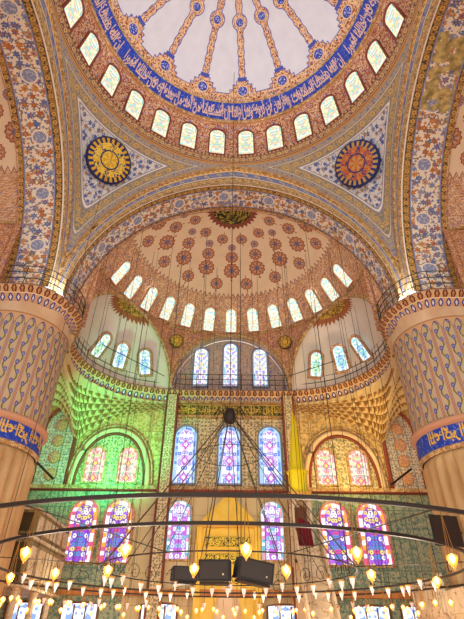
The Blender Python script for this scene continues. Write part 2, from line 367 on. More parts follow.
# --- stained glass: UV x -1..1, y from spring line in half-widths
def sg(name, pal, border, line, sc, st, bw=.16, dots=None, centre=None):
    g = G(name); u, v = g.uv(); au = u.abs()
    d, r, lx, ly = g.vor(au*sc, v*sc, 0, .55)
    f1 = g.pick(r, [h2(x) for x in pal])
    c = g.mix(d < .17, f1, h2(line)); c = g.mix(d > .5, c, h2(line))
    if centre:
        dv = v.cyc(1.5); e = (au*1.3+dv.abs()); c = g.mix(e < .5, c, h2(centre[0])); c = g.mix(e < .26, c, h2(centre[1]))
    ed = g.mix(v > 0, au, (u*u+v*v).sqrt())
    n = g.n.new('ShaderNodeSeparateColor'); g.t.links.new(ed.k, n.inputs[0]); ed = V(g, n.outputs[0])
    _, rb, _, _ = g.vor(u*3.6, v*3.6, 0, .3); bc = g.pick(rb, [h2(border[0]), h2(border[1]), h2(border[1]), h2(border[0]), h2(border[2])])
    c = g.mix(ed > 1-bw*1.6, c, bc); c = g.mix((ed > 1-bw*1.75)*(ed < 1-bw*1.5), c, h2(line)); c = g.mix(ed > 1-bw*.35, c, h2(border[2]))
    return g.done((0.05, 0.05, 0.05), .3, 0, c, st)
M['g_drum'] = sg('pale_stained_glass', ['fff0c8', 'f0c060', '88c8a8', 'f4b0a0', '80c0d0', 'ecd868', 'fffbe8'], ('80d0c0', 'f8ecb0', 'f4f0d8'), 'e4ecd0', 3.2, 1.0)
M['g_semi'] = sg('ivory_stained_glass', ['fffaf0', 'ffdf98', 'b8e4ec', 'f8c890', '78c8d0'], ('38b8c0', 'f0e8c0', 'f4e0b0'), 'fff0d8', 3.4, 1.05)
M['g_conch'] = sg('turquoise_stained_glass', ['40a8b0', 'f8f8ff', '58a0e8', '70d0a0', '3070d8', 'ffffff'], ('68d0d8', 'e8f8f8', 'f0f8ff'), 'd8f0ff', 3.0, 1.05)
M['g_conchg'] = sg('green_stained_glass', ['30a070', 'f8fff0', '60c8a0', 'd0f080', '3888b0', 'ffffff'], ('68d0c8', 'e8f8f8', 'f0f8ff'), 'd8ffe8', 3.0, 1.05)
M['g_tymp'] = sg('violet_stained_glass', ['ffffff', 'a070d8', '50a8d0', 'e8e070', 'd8d0ff', '5878d8'], ('60b8e0', 'f0f0ff', 'f0f4ff'), 'f4e8ff', 3.2, 1.05)
M['g_blue'] = sg('blue_stained_glass', ['e8ecff', '5a80f0', 'f0b0f0', 'a890f0', '4060d8', 'ffffff'], ('a0c0ff', '6088e8', 'a8d4e4'), 'd8e0ff', 3.0, 1.1, .2, None, ('c060c8', 'fff0ff'))
M['g_warm'] = sg('amber_stained_glass', ['f0a8c0', 'f8e8a0', '70b8a8', 'e87890', 'fff4e0', 'b8d870'], ('e8a0b0', 'f4e8d0', 'd88860'), 'fff0d8', 3.2, 1.0, .2, None, ('e06890', 'f8e060'))
M['g_purple'] = sg('purple_stained_glass', ['9048d8', 'ffffff', '6060e8', 'e04878', 'f8e070', '4890d0', 'ffffff', 'b868f0'], ('f4a838', 'ffffff', 'd85078'), '8838b8', 3.5, 1.05, .24)
M['g_lav'] = sg('lavender_stained_glass', ['ffffff', 'd080f0', '70c0d8', 'c8d8ff', 'c050d8', 'f0f8ff'], ('e890a0', 'ffffff', '60b0c0'), 'b060d0', 2.9, 1.05, .2)
M['g_day'] = sg('daylight_glass', ['f4f8ff', 'c8dcff', 'ffffff', 'a8c8ff', 'e8f4ff'], ('c8dcff', 'ffffff', 'ffffff'), '80a0d8', 2.0, 1.3)

# ------------------------------------------------------------------ mesh helpers
def mesh_obj(name, verts, faces, mat, parent=None, uvs=None, smooth=False, uv2=None, kind=None):
    me = bpy.data.meshes.new(name); me.from_pydata([tuple(v) for v in verts], [], faces)
    if uvs is not None:
        for nm, src in (('UVMap', uvs), ('PLAN', uv2)):
            if src is None: continue
            l = me.uv_layers.new(name=nm)
            for i, lp in enumerate(me.loops): l.data[i].uv = src[lp.vertex_index]
    if smooth:
        for p in me.polygons: p.use_smooth = True
    mats = mat if isinstance(mat, list) else [mat]
    for m in mats: me.materials.append(m)
    o = bpy.data.objects.new(name, me); COL.objects.link(o)
    if parent: o.parent = parent
    if kind: o['kind'] = kind
    return o
def surf(name, F, nu, nv, mat, smooth=True, kind='structure', parent=None, flip=False):
    vs, uv, fs = [], [], []
    for j in range(nv+1):
        for i in range(nu+1):
            p, q = F(i/nu, j/nv); vs.append(p); uv.append(q)
    for j in range(nv):
        for i in range(nu):
            a = j*(nu+1)+i; f = (a, a+1, a+nu+2, a+nu+1); fs.append(f[::-1] if flip else f)
    return mesh_obj(name, vs, fs, mat, parent, uv, smooth, None, kind)
class MB:
    def __init__(s): s.v = []; s.f = []
    def box(s, c, d, R=None):
        b = len(s.v); c = Vector(c)
        for x in (-1, 1):
            for y in (-1, 1):
                for z in (-1, 1):
                    q = Vector((x*d[0]/2, y*d[1]/2, z*d[2]/2)); s.v.append(c+(R@q if R else q))
        for f in ((0, 1, 3, 2), (4, 6, 7, 5), (0, 4, 5, 1), (2, 3, 7, 6), (0, 2, 6, 4), (1, 5, 7, 3)): s.f.append(tuple(b+i for i in f))
        return s
    def tube(s, pts, r, n=6, closed=False):
        pts = [Vector(p) for p in pts]; b = len(s.v); N = len(pts)
        for i, p in enumerate(pts):
            t = (pts[(i+1) % N]-pts[i-1]) if closed else (pts[min(i+1, N-1)]-pts[max(i-1, 0)])
            t.normalize(); a = t.cross(Vector((0, 0, 1)) if abs(t.z) < .9 else Vector((1, 0, 0))).normalized(); c = t.cross(a)
            rr = r[i] if isinstance(r, (list, tuple)) else r
            for k in range(n): s.v.append(p+(a*cos(2*pi*k/n)+c*sin(2*pi*k/n))*rr)
        for i in range(N if closed else N-1):
            for k in range(n):
                x0 = b+i*n; x1 = b+((i+1) % N)*n; s.f.append((x0+k, x0+(k+1) % n, x1+(k+1) % n, x1+k))
        if not closed: s.f.append(tuple(b+k for k in range(n))[::-1]); s.f.append(tuple(b+(N-1)*n+k for k in range(n)))
        return s
    def lathe(s, prof, n=12, c=(0, 0, 0)):
        b = len(s.v)
        for (r, z) in prof:
            for k in range(n): s.v.append(Vector((c[0]+r*cos(2*pi*k/n), c[1]+r*sin(2*pi*k/n), c[2]+z)))
        for i in range(len(prof)-1):
            for k in range(n): a0 = b+i*n; s.f.append((a0+k, a0+(k+1) % n, a0+n+(k+1) % n, a0+n+k))
        s.f.append(tuple(b+k for k in range(n))[::-1]); s.f.append(tuple(b+(len(prof)-1)*n+k for k in range(n))); return s
    def prism(s, poly, axis, lo, hi):
        """poly: 2-D outline; axis 'y' means outline is (x,z) extruded lo..hi in y"""
        b = len(s.v); n = len(poly)
        for t in (lo, hi):
            for (p, q) in poly: s.v.append(Vector({'y': (p, t, q), 'x': (t, p, q), 'z': (p, q, t)}[axis]))
        s.f.append(tuple(range(b, b+n))); s.f.append(tuple(range(b+2*n-1, b+n-1, -1)))
        for i in range(n): s.f.append((b+i, b+n+i, b+n+(i+1) % n, b+(i+1) % n))
        return s
    def build(s, name, mat, parent=None, smooth=False, uvscale=1.0):
        uv = [((v.x+v.y)*uvscale, v.z*uvscale) for v in s.v]
        o = mesh_obj(name, s.v, s.f, mat, parent, uv, smooth)
        bm = bmesh.new(); bm.from_mesh(o.data); bmesh.ops.recalc_face_normals(bm, faces=bm.faces); bm.to_mesh(o.data); bm.free()
        return o
def thing(name, label, cat, loc=(0, 0, 0), group=None):
    o = bpy.data.objects.new(name, None); COL.objects.link(o); o.location = loc; o['label'] = label; o['category'] = cat
    o.empty_display_size = .1
    if group: o['group'] = group
    return o
def tag(o, label, cat, group=None):
    o['label'] = label; o['category'] = cat
    if group: o['group'] = group
    return o
cnt = {'window': 0, 'trim': 0, 'ceiling': 0}
def num(k): cnt[k] += 1; return '%s_%d' % (k, cnt[k])
def struct(o): o['kind'] = 'structure'; return o

# ------------------------------------------------------------------ the vaults
ZS = 20.8
def hh(x, a, H):
    e = (H*H-a*a)/(2*a); return sqrt(max((a+e)**2-(abs(x)+e)**2, 0))
def archpts(a, H, n=96):
    """points (x, z) of a pointed arch from x=-a to a, evenly spread by angle"""
    e = (H*H-a*a)/(2*a); R = a+e; tm = math.acos(e/R); out = []
    for i in range(n+1):
        t = i/n*2-1
        th = (1-abs(t))*tm; x = R*cos(th)-e; out.append((math.copysign(x, t), R*sin(th)))
    return out
def ogive(a, H, n=40):
    return [(-a*math.copysign(abs(cos(pi*i/n))**.85, cos(pi*i/n)), H*(.90*sin(pi*i/n)**.9+.10*(1-abs(1-2*i/n)))) for i in range(n+1)]
def place(side, x, y, z):   # side 0 front, 1 right, -1 left, 2 back
    if side == 0: return (x, y, z)
    if side == 1: return (y, -x, z)
    if side == -1: return (-y, x, z)
    return (-x, -y, z)
SEMI = {0: 14.9, 1: 15.6, -1: 15.6, 2: 14.3}
for side, nm in ((0, 'front'), (1, 'right'), (-1, 'left'), (2, 'back')):
    D = SEMI[side]
    prof = [(12.0, 12.0, 14.0, 0.0), (12.0, 12.0, 14.0, 0.0), (12.02, 11.85, 13.45, .24), (12.04, 11.68, 12.7, .62), (12.08, 11.5, 11.98, 1.0), (12.3, 11.48, 11.92, 1.06), (D, 11.6, 11.8, 2.0)]
    n = 120; vs, uv, fs = [], [], []
    for (y, a, H, v) in prof:
        pts = archpts(a, H, n); L = 0
        for i, (x, z) in enumerate(pts):
            if i: L += sqrt((x-pts[i-1][0])**2+(z-pts[i-1][1])**2)
            vs.append(place(side, x, y, ZS+z)); uv.append((L, v))
    for j in range(len(prof)-1):
        for i in range(n): a0 = j*(n+1)+i; fs.append((a0, a0+1, a0+n+2, a0+n+1))
    mesh_obj(num('ceiling'), vs, fs, M['arch_worn'] if side == 1 else M['arch'], None, uv, True, None, 'structure')
    # rope moulding on the arch edge
    mb = MB(); mb.tube([place(side, x, 11.97, ZS+z) for x, z in archpts(11.97, 13.96, 90)], .13, 6)
    struct(mb.build(num('trim'), M['goldtrim'], None, True))
    mb = MB(); mb.tube([place(side, x, 12.1, ZS+z) for x, z in archpts(11.5, 11.96, 90)], .06, 6)
    struct(mb.build(num('trim'), M['goldtrim'], None, True))
# pendentives
def pend(qx, qy):
    n, mnn = 60, 26; vs = []; 
    edge = []
    for side in (0, 1):
        for (x, z) in archpts(12, 14, 160):
            if x >= -1e-6: edge.append(Vector((x, 12, ZS+z)) if side == 0 else Vector((12, x, ZS+z)))
    for j in range(mnn+1):
        for i in range(n+1):
            t = rad(90*i/n); s = j/mnn
            if t <= pi/4: xb = 12*tan(t); zb = ZS+hh(xb, 12, 14); rb = 12/cos(t)
            else: xb = 12*tan(pi/2-t); zb = ZS+hh(xb, 12, 14); rb = 12/sin(t)
            th = s*rad(60); z = zb+(35.4-zb)*sin(th)/sin(rad(60)); rho = 11.9+(rb-11.9)*(cos(th)-.5)/.5
            vs.append(Vector((rho*sin(t), rho*cos(t), z)))
    uv, pl = [], []
    ne = len(edge)//2
    acc = [0]*len(edge)
    for i in range(1, len(edge)): acc[i] = acc[i-1]+(edge[i]-edge[i-1]).length if i != ne else 0
    for p in vs:
        best = min(range(len(edge)), key=lambda k: (edge[k]-p).length_squared); d = (edge[best]-p).length
        rr = sqrt(p.x**2+p.y**2); dt = sqrt((rr-11.9)**2+(p.z-35.4)**2)
        az = atan2(p.x, p.y)
        if dt < d: uv.append((az*11.9, dt))
        else: uv.append((acc[best], d))
        pl.append(((az-pi/4)*rr*1.05, p.z*1.0))
    fs = []
    for j in range(mnn):
        for i in range(n): a0 = j*(n+1)+i; fs.append((a0, a0+1, a0+n+2, a0+n+1))
    V_ = [(qx*p.x, qy*p.y, p.z) for p in vs]
    mesh_obj(num('ceiling'), V_, fs, M['pend'], None, uv, True, pl, 'structure')
for qx in (-1, 1):
    for qy in (1, -1): pend(qx, qy)
# pendentive medallions: convex discs, lying against the curved surface
def pend_pt(s):
    th = s*rad(60); z = ZS+(35.4-ZS)*sin(th)/sin(rad(60)); rho = 11.9+(16.97-11.9)*(cos(th)-.5)/.5
    return rho, z
def medallion(center, normal, r, mat, nm='trim'):
    n_ = Vector(normal).normalized(); q = n_.to_track_quat('Z', 'Y').to_matrix(); vs, uv, fs = [Vector(center)+n_*.10], [(0, 0)], []
    N = 40
    for k, (rr, hgt) in enumerate(((.5, .09), (.9, .06), (1.0, .0), (1.0, -.25))):
        for i in range(N):
            a = 2*pi*i/N; vs.append(Vector(center)+q@Vector((r*rr*cos(a), r*rr*sin(a), hgt))); uv.append((rr*cos(a), rr*sin(a)))
    for i in range(N): fs.append((0, 1+i, 1+(i+1) % N))
    for k in range(3):
        for i in range(N): a0 = 1+k*N; fs.append((a0+i, a0+N+i, a0+N+(i+1) % N, a0+(i+1) % N))
    return mesh_obj(num(nm), vs, fs, mat, None, uv, True, None, 'structure')
for qx in (-1, 1):
    r0, z0 = pend_pt(.74); r1, z1 = pend_pt(.70); r2_, z2_ = pend_pt(.78)
    k = 1/sqrt(2); tg = Vector((qx*k*(r2_-r1), k*(r2_-r1), z2_-z1)).normalized(); side = Vector((qx*k, -k, 0)) 
    nn = tg.cross(side); 
    if nn.dot(Vector((qx, 1, 0))) > 0: nn = -nn
    medallion(Vector((qx*k*r0, k*r0, z0))+nn*.22, nn, 1.85, M['ros_l'] if qx < 0 else M['ros_r'])
# ledge ring under the drum
LP = [(11.95, 35.3), (11.8, 35.38), (11.66, 35.55), (11.62, 35.72), (11.72, 35.78), (11.6, 35.9), (11.62, 36.0), (11.76, 36.02)]
LD = [0]
for k in range(1, len(LP)): LD.append(LD[-1]+sqrt((LP[k][0]-LP[k-1][0])**2+(LP[k][1]-LP[k-1][1])**2))
def F(i, j):
    k = round(j*(len(LP)-1)); a = 2*pi*i; return (LP[k][0]*sin(a), LP[k][0]*cos(a), LP[k][1]), (a*11.7, LD[k])
surf(num('trim'), F, 160, len(LP)-1, M['ledge'])
# dome
RD = 11.75; ZD = 36
def sph(c, R, e0, e1, a0, a1, uf):
    def F(i, j):
        a = rad(a0+(a1-a0)*i); e = rad(e0+(e1-e0)*j)
        return (c[0]+R*cos(e)*sin(a), c[1]+R*cos(e)*cos(a), c[2]+R*sin(e)), uf(a, e)
    return F
DC = (0, 0, ZD)
surf(num('ceiling'), sph(DC, RD, -1, 20.4, 0, 360, lambda a, e: (a*RD, e*RD)), 160, 12, M['drum'])
surf(num('ceiling'), sph(DC, RD-.02, 20.4, 30.6, 0, 360, lambda a, e: (a*RD, e*RD)), 160, 6, M['calli'])
surf(num('ceiling'), sph(DC, RD, 30.6, 89.5, 0, 360, lambda a, e: ((math.degrees(a)-4.9)/22.5+.5, math.degrees(e))), 240, 60, M['dome'])
for e, r, m in ((20.5, .10, 'goldtrim'), (21.3, .05, 'goldtrim'), (30.4, .09, 'goldtrim')):
    mb = MB(); mb.tube([(RD*cos(rad(e))*cos(t)*.995, RD*cos(rad(e))*sin(t)*.995, ZD+RD*sin(rad(e))) for t in [2*pi*k/140 for k in range(140)]], r, 6, True)
    struct(mb.build(num('trim'), M[m], None, True))

# ------------------------------------------------------------------ arabic lettering
FORMS = {}
for cp in range(0xFE70, 0xFEFF):
    d = unicodedata.decomposition(chr(cp)).split()
    if len(d) >= 2 and d[0].startswith('<'):
        FORMS.setdefault(''.join(chr(int(x, 16)) for x in d[1:]), {})[d[0].strip('<>')] = chr(cp)
def shape_ar(txt):
    words = []
    for wd in txt.split():
        i = 0; L = []
        while i < len(wd):
            if wd[i:i+2] in FORMS and wd[i] == '\u0644' : L.append(wd[i:i+2]); i += 2
            else: L.append(wd[i]); i += 1
        o = ''
        for i, ch in enumerate(L):
            f = FORMS.get(ch, {})
            pj = i > 0 and 'initial' in FORMS.get(L[i-1], {})
            nj = 'initial' in f and i < len(L)-1 and 'final' in FORMS.get(L[i+1], {})
            key = 'medial' if (pj and nj) else 'final' if pj else 'initial' if nj else 'isolated'
            o += f.get(key, f.get('isolated', ch))
        words.append(o[::-1])
    return ' '.join(words[::-1])
VERSE = ('\u0625\u0646 \u0627\u0644\u0644\u0647 \u064a\u0645\u0633\u0643 \u0627\u0644\u0633\u0645\u0627\u0648\u0627\u062a \u0648\u0627\u0644\u0623\u0631\u0636 \u0623\u0646 \u062a\u0632\u0648\u0644\u0627 '
         '\u0648\u0644\u0626\u0646 \u0632\u0627\u0644\u062a\u0627 \u0625\u0646 \u0623\u0645\u0633\u0643\u0647\u0645\u0627 \u0645\u0646 \u0623\u062d\u062f \u0645\u0646 \u0628\u0639\u062f\u0647 \u0625\u0646\u0647 \u0643\u0627\u0646 \u062d\u0644\u064a\u0645\u0627 \u063a\u0641\u0648\u0631\u0627')
def text_mesh(txt):
    cu = bpy.data.curves.new('txt', 'FONT'); cu.body = txt; cu.resolution_u = 2; cu.offset = .024
    o = bpy.data.objects.new('txt', cu); COL.objects.link(o); bpy.context.view_layer.update()
    me = bpy.data.meshes.new_from_object(o.evaluated_get(bpy.context.evaluated_depsgraph_get()))
    bpy.data.objects.remove(o); bpy.data.curves.remove(cu)
    xs = [v.co.x for v in me.vertices]; ys = [v.co.y for v in me.vertices]
    return me, min(xs), max(xs), min(ys), max(ys)
def warp_text(name, txt, F, mat, parent=None, kind=None):
    """F(s in 0..1, t in 0..1) -> point; s follows the line, t its height"""
    me, x0, x1, y0, y1 = text_mesh(txt)
    bm = bmesh.new(); bm.from_mesh(me)
    for v in bm.verts: v.co = Vector(F((v.co.x-x0)/(x1-x0), (v.co.y-y0)/(y1-y0)))
    bm.to_mesh(me); bm.free(); me.materials.clear(); me.materials.append(mat)
    o = bpy.data.objects.new(name, me); COL.objects.link(o)
    if parent: o.parent = parent
    if kind: o['kind'] = kind
    return o
vs_ = shape_ar(VERSE)
for rep in range(3):
    a0 = -180+120*rep
    def F(s, t, a0=a0):
        a = rad(a0+1.5+117*s); e = rad(20.9+9.4*t); r = RD-.07
        return (r*cos(e)*sin(a), r*cos(e)*cos(a), ZD+r*sin(e))
    warp_text(num('trim'), vs_, F, M['script'], None, 'structure')
    def F(s, t, a0=a0):
        a = rad(a0+5+111*s); e = rad(24.2+6.0*t); r = RD-.065
        return (r*cos(e)*sin(a), r*cos(e)*cos(a), ZD+r*sin(e))
    warp_text(num('trim'), shape_ar(' '.join(VERSE.split()[::-1])), F, M['script'], None, 'structure')

# ------------------------------------------------------------------ windows
def window(loc, normal, w, h, glass, frame='redtrim', fwid=.12, depth=.10, mull=None, pointed=1.0, upv=(0, 0, 1)):
    """arched window: bottom centre at loc, facing normal"""
    n = Vector(normal).normalized(); upv = Vector(upv); x = upv.cross(n).normalized(); y = n.cross(x)
    nm = num('window')
    def outline(hw, grow):
        sp = h-hw0*pointed
        pts = [(-hw, -grow), ]
        for k in range(17):
            a = pi-pi*k/16; pts.append((hw*cos(a), sp+sin(a)*(hw0*pointed+grow)))
        pts.append((hw, -grow)); return pts
    hw0 = w/2; inn = outline(hw0, 0); out = outline(hw0+fwid, fwid)
    P = lambda p, d: Vector(loc)+x*p[0]+y*p[1]+n*d
    root = bpy.data.objects.new(nm, None); COL.objects.link(root); root['kind'] = 'structure'; root.empty_display_size = .1
    sp = h-hw0*pointed
    mesh_obj('pane', [P(p, .03) for p in inn], [tuple(range(len(inn)))], M[glass], root, [(p[0]/hw0, (p[1]-sp)/hw0) for p in inn])
    vs, fs = [], []; N = len(inn)
    for ring, d in ((inn, .03), (inn, depth), (out, depth), (out, -.05)):
        vs += [P(p, d) for p in ring]
    for k in range(3):
        for i in range(N): j = (i+1) % N; fs.append((k*N+i, k*N+j, (k+1)*N+j, (k+1)*N+i))
    mesh_obj('window_frame', vs, fs, M[frame], root, [(v.x+v.y, v.z) for v in vs])
    if mull:
        mb = MB()
        for i in range(1, mull[0]):
            xx = -hw0+w*i/mull[0]; mb.tube([P((xx, 0), .06), P((xx, h-.05), .06)], .05, 4)
        for j in range(1, mull[1]): mb.tube([P((-hw0, h*j/mull[1]), .06), P((hw0, h*j/mull[1]), .06)], .035, 4)
        mb.build('mullion', M[frame], root)
    return root
for k in range(28):
    a = rad(-.8+6.43+12.857*k)
    e = rad(8); n_ = Vector((-sin(a)*cos(e), -cos(a)*cos(e), -sin(e)))
    e0 = rad(.3); r = RD-.06
    window((r*cos(e0)*sin(a), r*cos(e0)*cos(a), ZD+r*sin(e0)), n_, 1.3, 3.05, 'g_drum', 'redtrim', .12, .16)

# ------------------------------------------------------------------ semi-domes (front with exedrae; left and right)
SC = 11.6
KY = .955
def semi(side, Y0):
    def F0(e0, e1, uf):
        def F(i, j):
            a = rad(-90+180*i); e = rad(e0+(e1-e0)*j)
            return place(side, SC*cos(e)*sin(a), Y0+KY*SC*cos(e)*cos(a), ZS+SC*sin(e)), uf(a, e)
        return F
    surf(num('ceiling'), F0(25.2, 89.9, lambda a, e: (math.degrees(a)+90, math.degrees(e))), 120, 50, M['semi'])
    for q in range(13):
        a = rad(12.6*(q-6)); e = rad(27.0); n_ = Vector(place(side, -sin(a)*cos(rad(34)), -cos(a)*cos(rad(34)), -sin(rad(34)))); r = SC-.05
        if side != 0 and not 1 <= q <= 4 and not 8 <= q <= 11: continue
        window(place(side, r*cos(e)*sin(a), Y0+KY*r*cos(e)*cos(a), ZS+r*sin(e)), n_, 1.0, 2.2, 'g_semi', 'pinktrim', .08, .12)
    mb = MB(); e = rad(25.4); mb.tube([place(side, (SC-.05)*cos(e)*sin(t), Y0+KY*(SC-.05)*cos(e)*cos(t), ZS+SC*sin(e)) for t in [rad(-90+3*k) for k in range(61)]], .13, 6)
    struct(mb.build(num('trim'), M['goldtrim'], None, True))
def drumwall(side, Yc):
    def F(i, j):
        a = rad(-92+184*i); r = SC*cos(rad(25.3)); z = 19.0+(ZS+SC*sin(rad(25.3))-19.0)*j
        return place(side, r*sin(a), Yc+KY*r*cos(a), z), (a*r, z)
    surf('wall_%s_drum' % ('right' if side == 1 else 'left'), F, 60, 4, M['red2'])
drumwall(1, 15.4); drumwall(-1, 15.4)
Y0 = 14.6
semi(0, Y0); semi(1, 15.4); semi(-1, 15.4)
# front wall closing the gap between great arch and exedra drum
ZG = 19.65
C1 = (5.25, 23.7); C2 = (10.9, 14.3); ZT = ZS+SC*sin(rad(25.3)); RT = SC*cos(rad(25.3))
CORN = [(10.95, 14.3), (11.75, 16.3), (11.95, 18.2), (11.3, 20.5), (9.4, 22.7), (7.2, 23.75), (5.25, 24.1)]
def catmull(P, n=8):
    out = []; Q = [P[0]]+list(P)+[P[-1]]
    for i in range(1, len(Q)-2):
        for k in range(n):
            t = k/n; p0, p1, p2, p3 = Q[i-1:i+3]
            out.append(tuple(.5*((2*p1[c])+(-p0[c]+p2[c])*t+(2*p0[c]-5*p1[c]+4*p2[c]-p3[c])*t*t+(-p0[c]+3*p1[c]-3*p2[c]+p3[c])*t**3) for c in range(2)))
    out.append(tuple(P[-1])); return out
def spandrel(Pa, Pb, A, az0, az1, mat, uo):
    def F(i, j):
        t = -1+2*i; ph = (1-abs(t))*pi/2; P = Pa if t < 0 else Pb
        bx = A[0]+(P[0]-A[0])*cos(ph); by = A[1]+(P[1]-A[1])*cos(ph); bz = ZG+(A[2]-ZG)*sin(ph)
        a = rad(az0+(az1-az0)*(.5-.5*cos(ph) if t < 0 else .5+.5*cos(ph))); tx, ty, tz = RT*sin(a), Y0+KY*RT*cos(a), ZT
        return (bx+(tx-bx)*j, by+(ty-by)*j, bz+(tz-bz)*j), (a*RT+uo, bz+(tz-bz)*j)
    return surf(num('ceiling'), F, 60, 10, mat)
spandrel((-10.9, 14.3), (-C1[0], C1[1]), (-8.6, 19.3, 25.35), -90, -30, M['red2'], 0)
spandrel((C1[0], C1[1]), (10.9, 14.3), (8.6, 19.3, 25.35), 30, 90, M['red2'], 0)
spandrel((-C1[0], C1[1]), (C1[0], C1[1]), (0, 24.3, 25.5), -30, 30, M['red2'], 0)
# arch rims on those three arches
def rim(Pa, Pb, A, r, mat, off=0.0):
    pts = []
    for i in range(49):
        t = -1+2*i/48; ph = (1-abs(t))*pi/2; P = Pa if t < 0 else Pb
        pts.append((A[0]+(P[0]-A[0])*cos(ph), A[1]+(P[1]-A[1])*cos(ph)-off, ZG+(A[2]-ZG)*sin(ph)))
    mb = MB(); mb.tube(pts, r, 8); struct(mb.build(num('trim'), M[mat], None, True))
for s in (-1, 1): rim((s*10.9, 14.3), (s*C1[0], C1[1]), (s*8.6, 19.3, 25.35), .16, 'goldtrim')
rim((-C1[0], C1[1]), (C1[0], C1[1]), (0, 24.3, 25.5), .16, 'goldtrim')
# conches
for s in (-1, 1):
    pl = [(s*x, y) for x, y in catmull(CORN, 10)]; A = (s*8.6, 19.3, 25.35); nP = len(pl)-1
    def F(i, j, pl=pl, A=A, nP=nP):
        q = pl[round(i*nP)]; ph = rad(90*j)
        return (A[0]+(q[0]-A[0])*cos(ph), A[1]+(q[1]-A[1])*cos(ph), ZG+(A[2]-ZG)*sin(ph)), (i*2-1, j)
    surf(num('ceiling'), F, nP, 24, M['conch'])
    # windows standing on the gallery, three in each conch
    cc = (s*8.0, 19.0)
    for k, (wx, wy) in enumerate(((11.3, 20.3), (9.72, 22.2), (7.5, 23.35))):
        d = Vector((cc[0]-s*wx, cc[1]-wy, -2.2)).normalized()
        window((s*wx, wy, 20.75), d, .95, 2.1, 'g_conchg' if (k == (2 if s > 0 else 0)) else 'g_conch', 'conchtrim', .26, .07)
    medallion((s*4.95, 22.9, 24.0), (-s*.25, -1, -.35), .62, M['ros_s'])
# central recess: soffit and tympanum wall
def F(i, j):
    t = -1+2*i; ph = (1-abs(t))*pi/2; k = -1 if t < 0 else 1
    bx = k*C1[0]*cos(ph)*(1-.0*j); by = 24.3+(C1[1]-24.3)*cos(ph); bz = ZG+(25.5-ZG)*sin(ph)
    return (bx, by+(25.1-by)*j, bz), (i*16, by+(25.1-by)*j)
surf(num('ceiling'), F, 48, 3, M['grayarab'])
pts = [(-C1[0], ZG)]+[(k*C1[0]*cos(ph), ZG+(25.5-ZG)*sin(ph)-.03) for k, ph in [((-1 if t < 0 else 1), (1-abs(t))*pi/2) for t in [-1+2*i/40 for i in range(41)]]]+[(C1[0], ZG)]
mesh_obj('wall_gallery', [(x, 25.1, z) for x, z in pts], [tuple(range(len(pts)))], M['grayarab'], None, [(x, z) for x, z in pts], False, None, 'structure')
for X, h_ in ((-2.75, 3.9), (0, 4.5), (2.75, 3.9)): window((X, 25.05, 20.55), (0, -1, 0), 1.25, h_, 'g_tymp', 'greyframe', .16, .12)

# ------------------------------------------------------------------ cornice and gallery
path = [(-24, 10.2), (-17, 10.2), (-12.9, 10.2), (-11.9, 10.55), (-11.15, 11.4), (-10.75, 12.6), (-10.8, 13.8)]
half = catmull([(-24, 9.95), (-17, 9.95), (-13.1, 9.95), (-11.9, 10.25), (-11.05, 11.1), (-10.5, 12.4), (-10.45, 13.8), (-11.05, 15.2), (-11.75, 16.5), (-11.85, 18.2), (-11.2, 20.5), (-9.3, 22.7), (-7.2, 23.7), (-5.4, 24.15)], 8)
line = half+[(-4, 24.2), (0, 24.2), (4, 24.2)]+[(-x, y) for x, y in half[::-1]]
nrm = []
for i in range(len(line)):
    a, b = line[max(i-1, 0)], line[min(i+1, len(line)-1)]; d = Vector((b[0]-a[0], b[1]-a[1], 0)).normalized(); nrm.append(Vector((d.y, -d.x, 0)))
cornice_prof = [(-.58, 19.02), (-.40, 19.20), (-.36, 19.30), (-.2, 19.42), (-.16, 19.50), (.04, 19.62), (.08, 19.77), (.14, 19.78), (.14, 19.95), (.0, 20.0), (-.9, 20.0)]
vs, uv, fs = [], [], []; L = 0
for i, (x, y) in enumerate(line):
    if i: L += sqrt((x-line[i-1][0])**2+(y-line[i-1][1])**2)
    for k, (o_, z) in enumerate(cornice_prof):
        p = Vector((x, y, 0))+nrm[i]*o_; vs.append((p.x, p.y, z-.25)); uv.append((L, min(1, (z-19.02)/.98)))
npf = len(cornice_prof)
for i in range(len(line)-1):
    for k in range(npf-1): a = i*npf+k; fs.append((a, a+1, a+npf+1, a+npf))
mesh_obj('trim_cornice', vs, fs, M['cornice'], None, uv, False, None, 'structure')
rr = thing('gallery_railing', 'thin dark metal railing running along the gallery cornice below the semi-dome', 'railing', (0, 24, 19.75))
def child_local(o, root): o.location = -Vector(root.location); return o
gl = [(x, y) for x, y in line if abs(x) < 14.5]
for z in (20.25, 20.75, 21.25):
    mb = MB(); mb.tube([(x, y, z) for x, y in gl], .036, 4); child_local(mb.build('rail', M['rail'], rr), rr)
dist = 0; last = -9; posts = []
for i in range(1, len(gl)):
    seg = Vector((gl[i][0]-gl[i-1][0], gl[i][1]-gl[i-1][1], 0)); n_ = max(1, int(seg.length/.25))
    for k in range(n_):
        p = Vector((gl[i-1][0], gl[i-1][1], 0))+seg*k/n_; dist += seg.length/n_
        if dist-last > .78: last = dist; posts.append(p)
pm = MB().tube([(0, 0, 19.72), (0, 0, 21.3)], .03, 4)
p0 = None
for p in posts[:98]:
    if p0 is None: p0 = pm.build('post', M['rail'], rr); o = p0
    else: o = p0.copy(); COL.objects.link(o)
    o.parent = rr; o.location = Vector((p.x, p.y, 0))-Vector(rr.location)
# cornice flood lights on each pier corner
for s in (-1, 1):
    t = thing('flood_light', 'white flood light on the cornice at the foot of the %s great arch' % ('left' if s < 0 else 'right'), 'flood light', (s*11.45, 11.35, 19.75), 'flood lights on the cornice')
    MB().box((0, 0, .12), (.3, .3, .24)).build('bracket', M['iron'], t)
    b = MB().box((0, 0, .3), (.5, .35, .12)).build('lamp_head', M['bulb'], t)

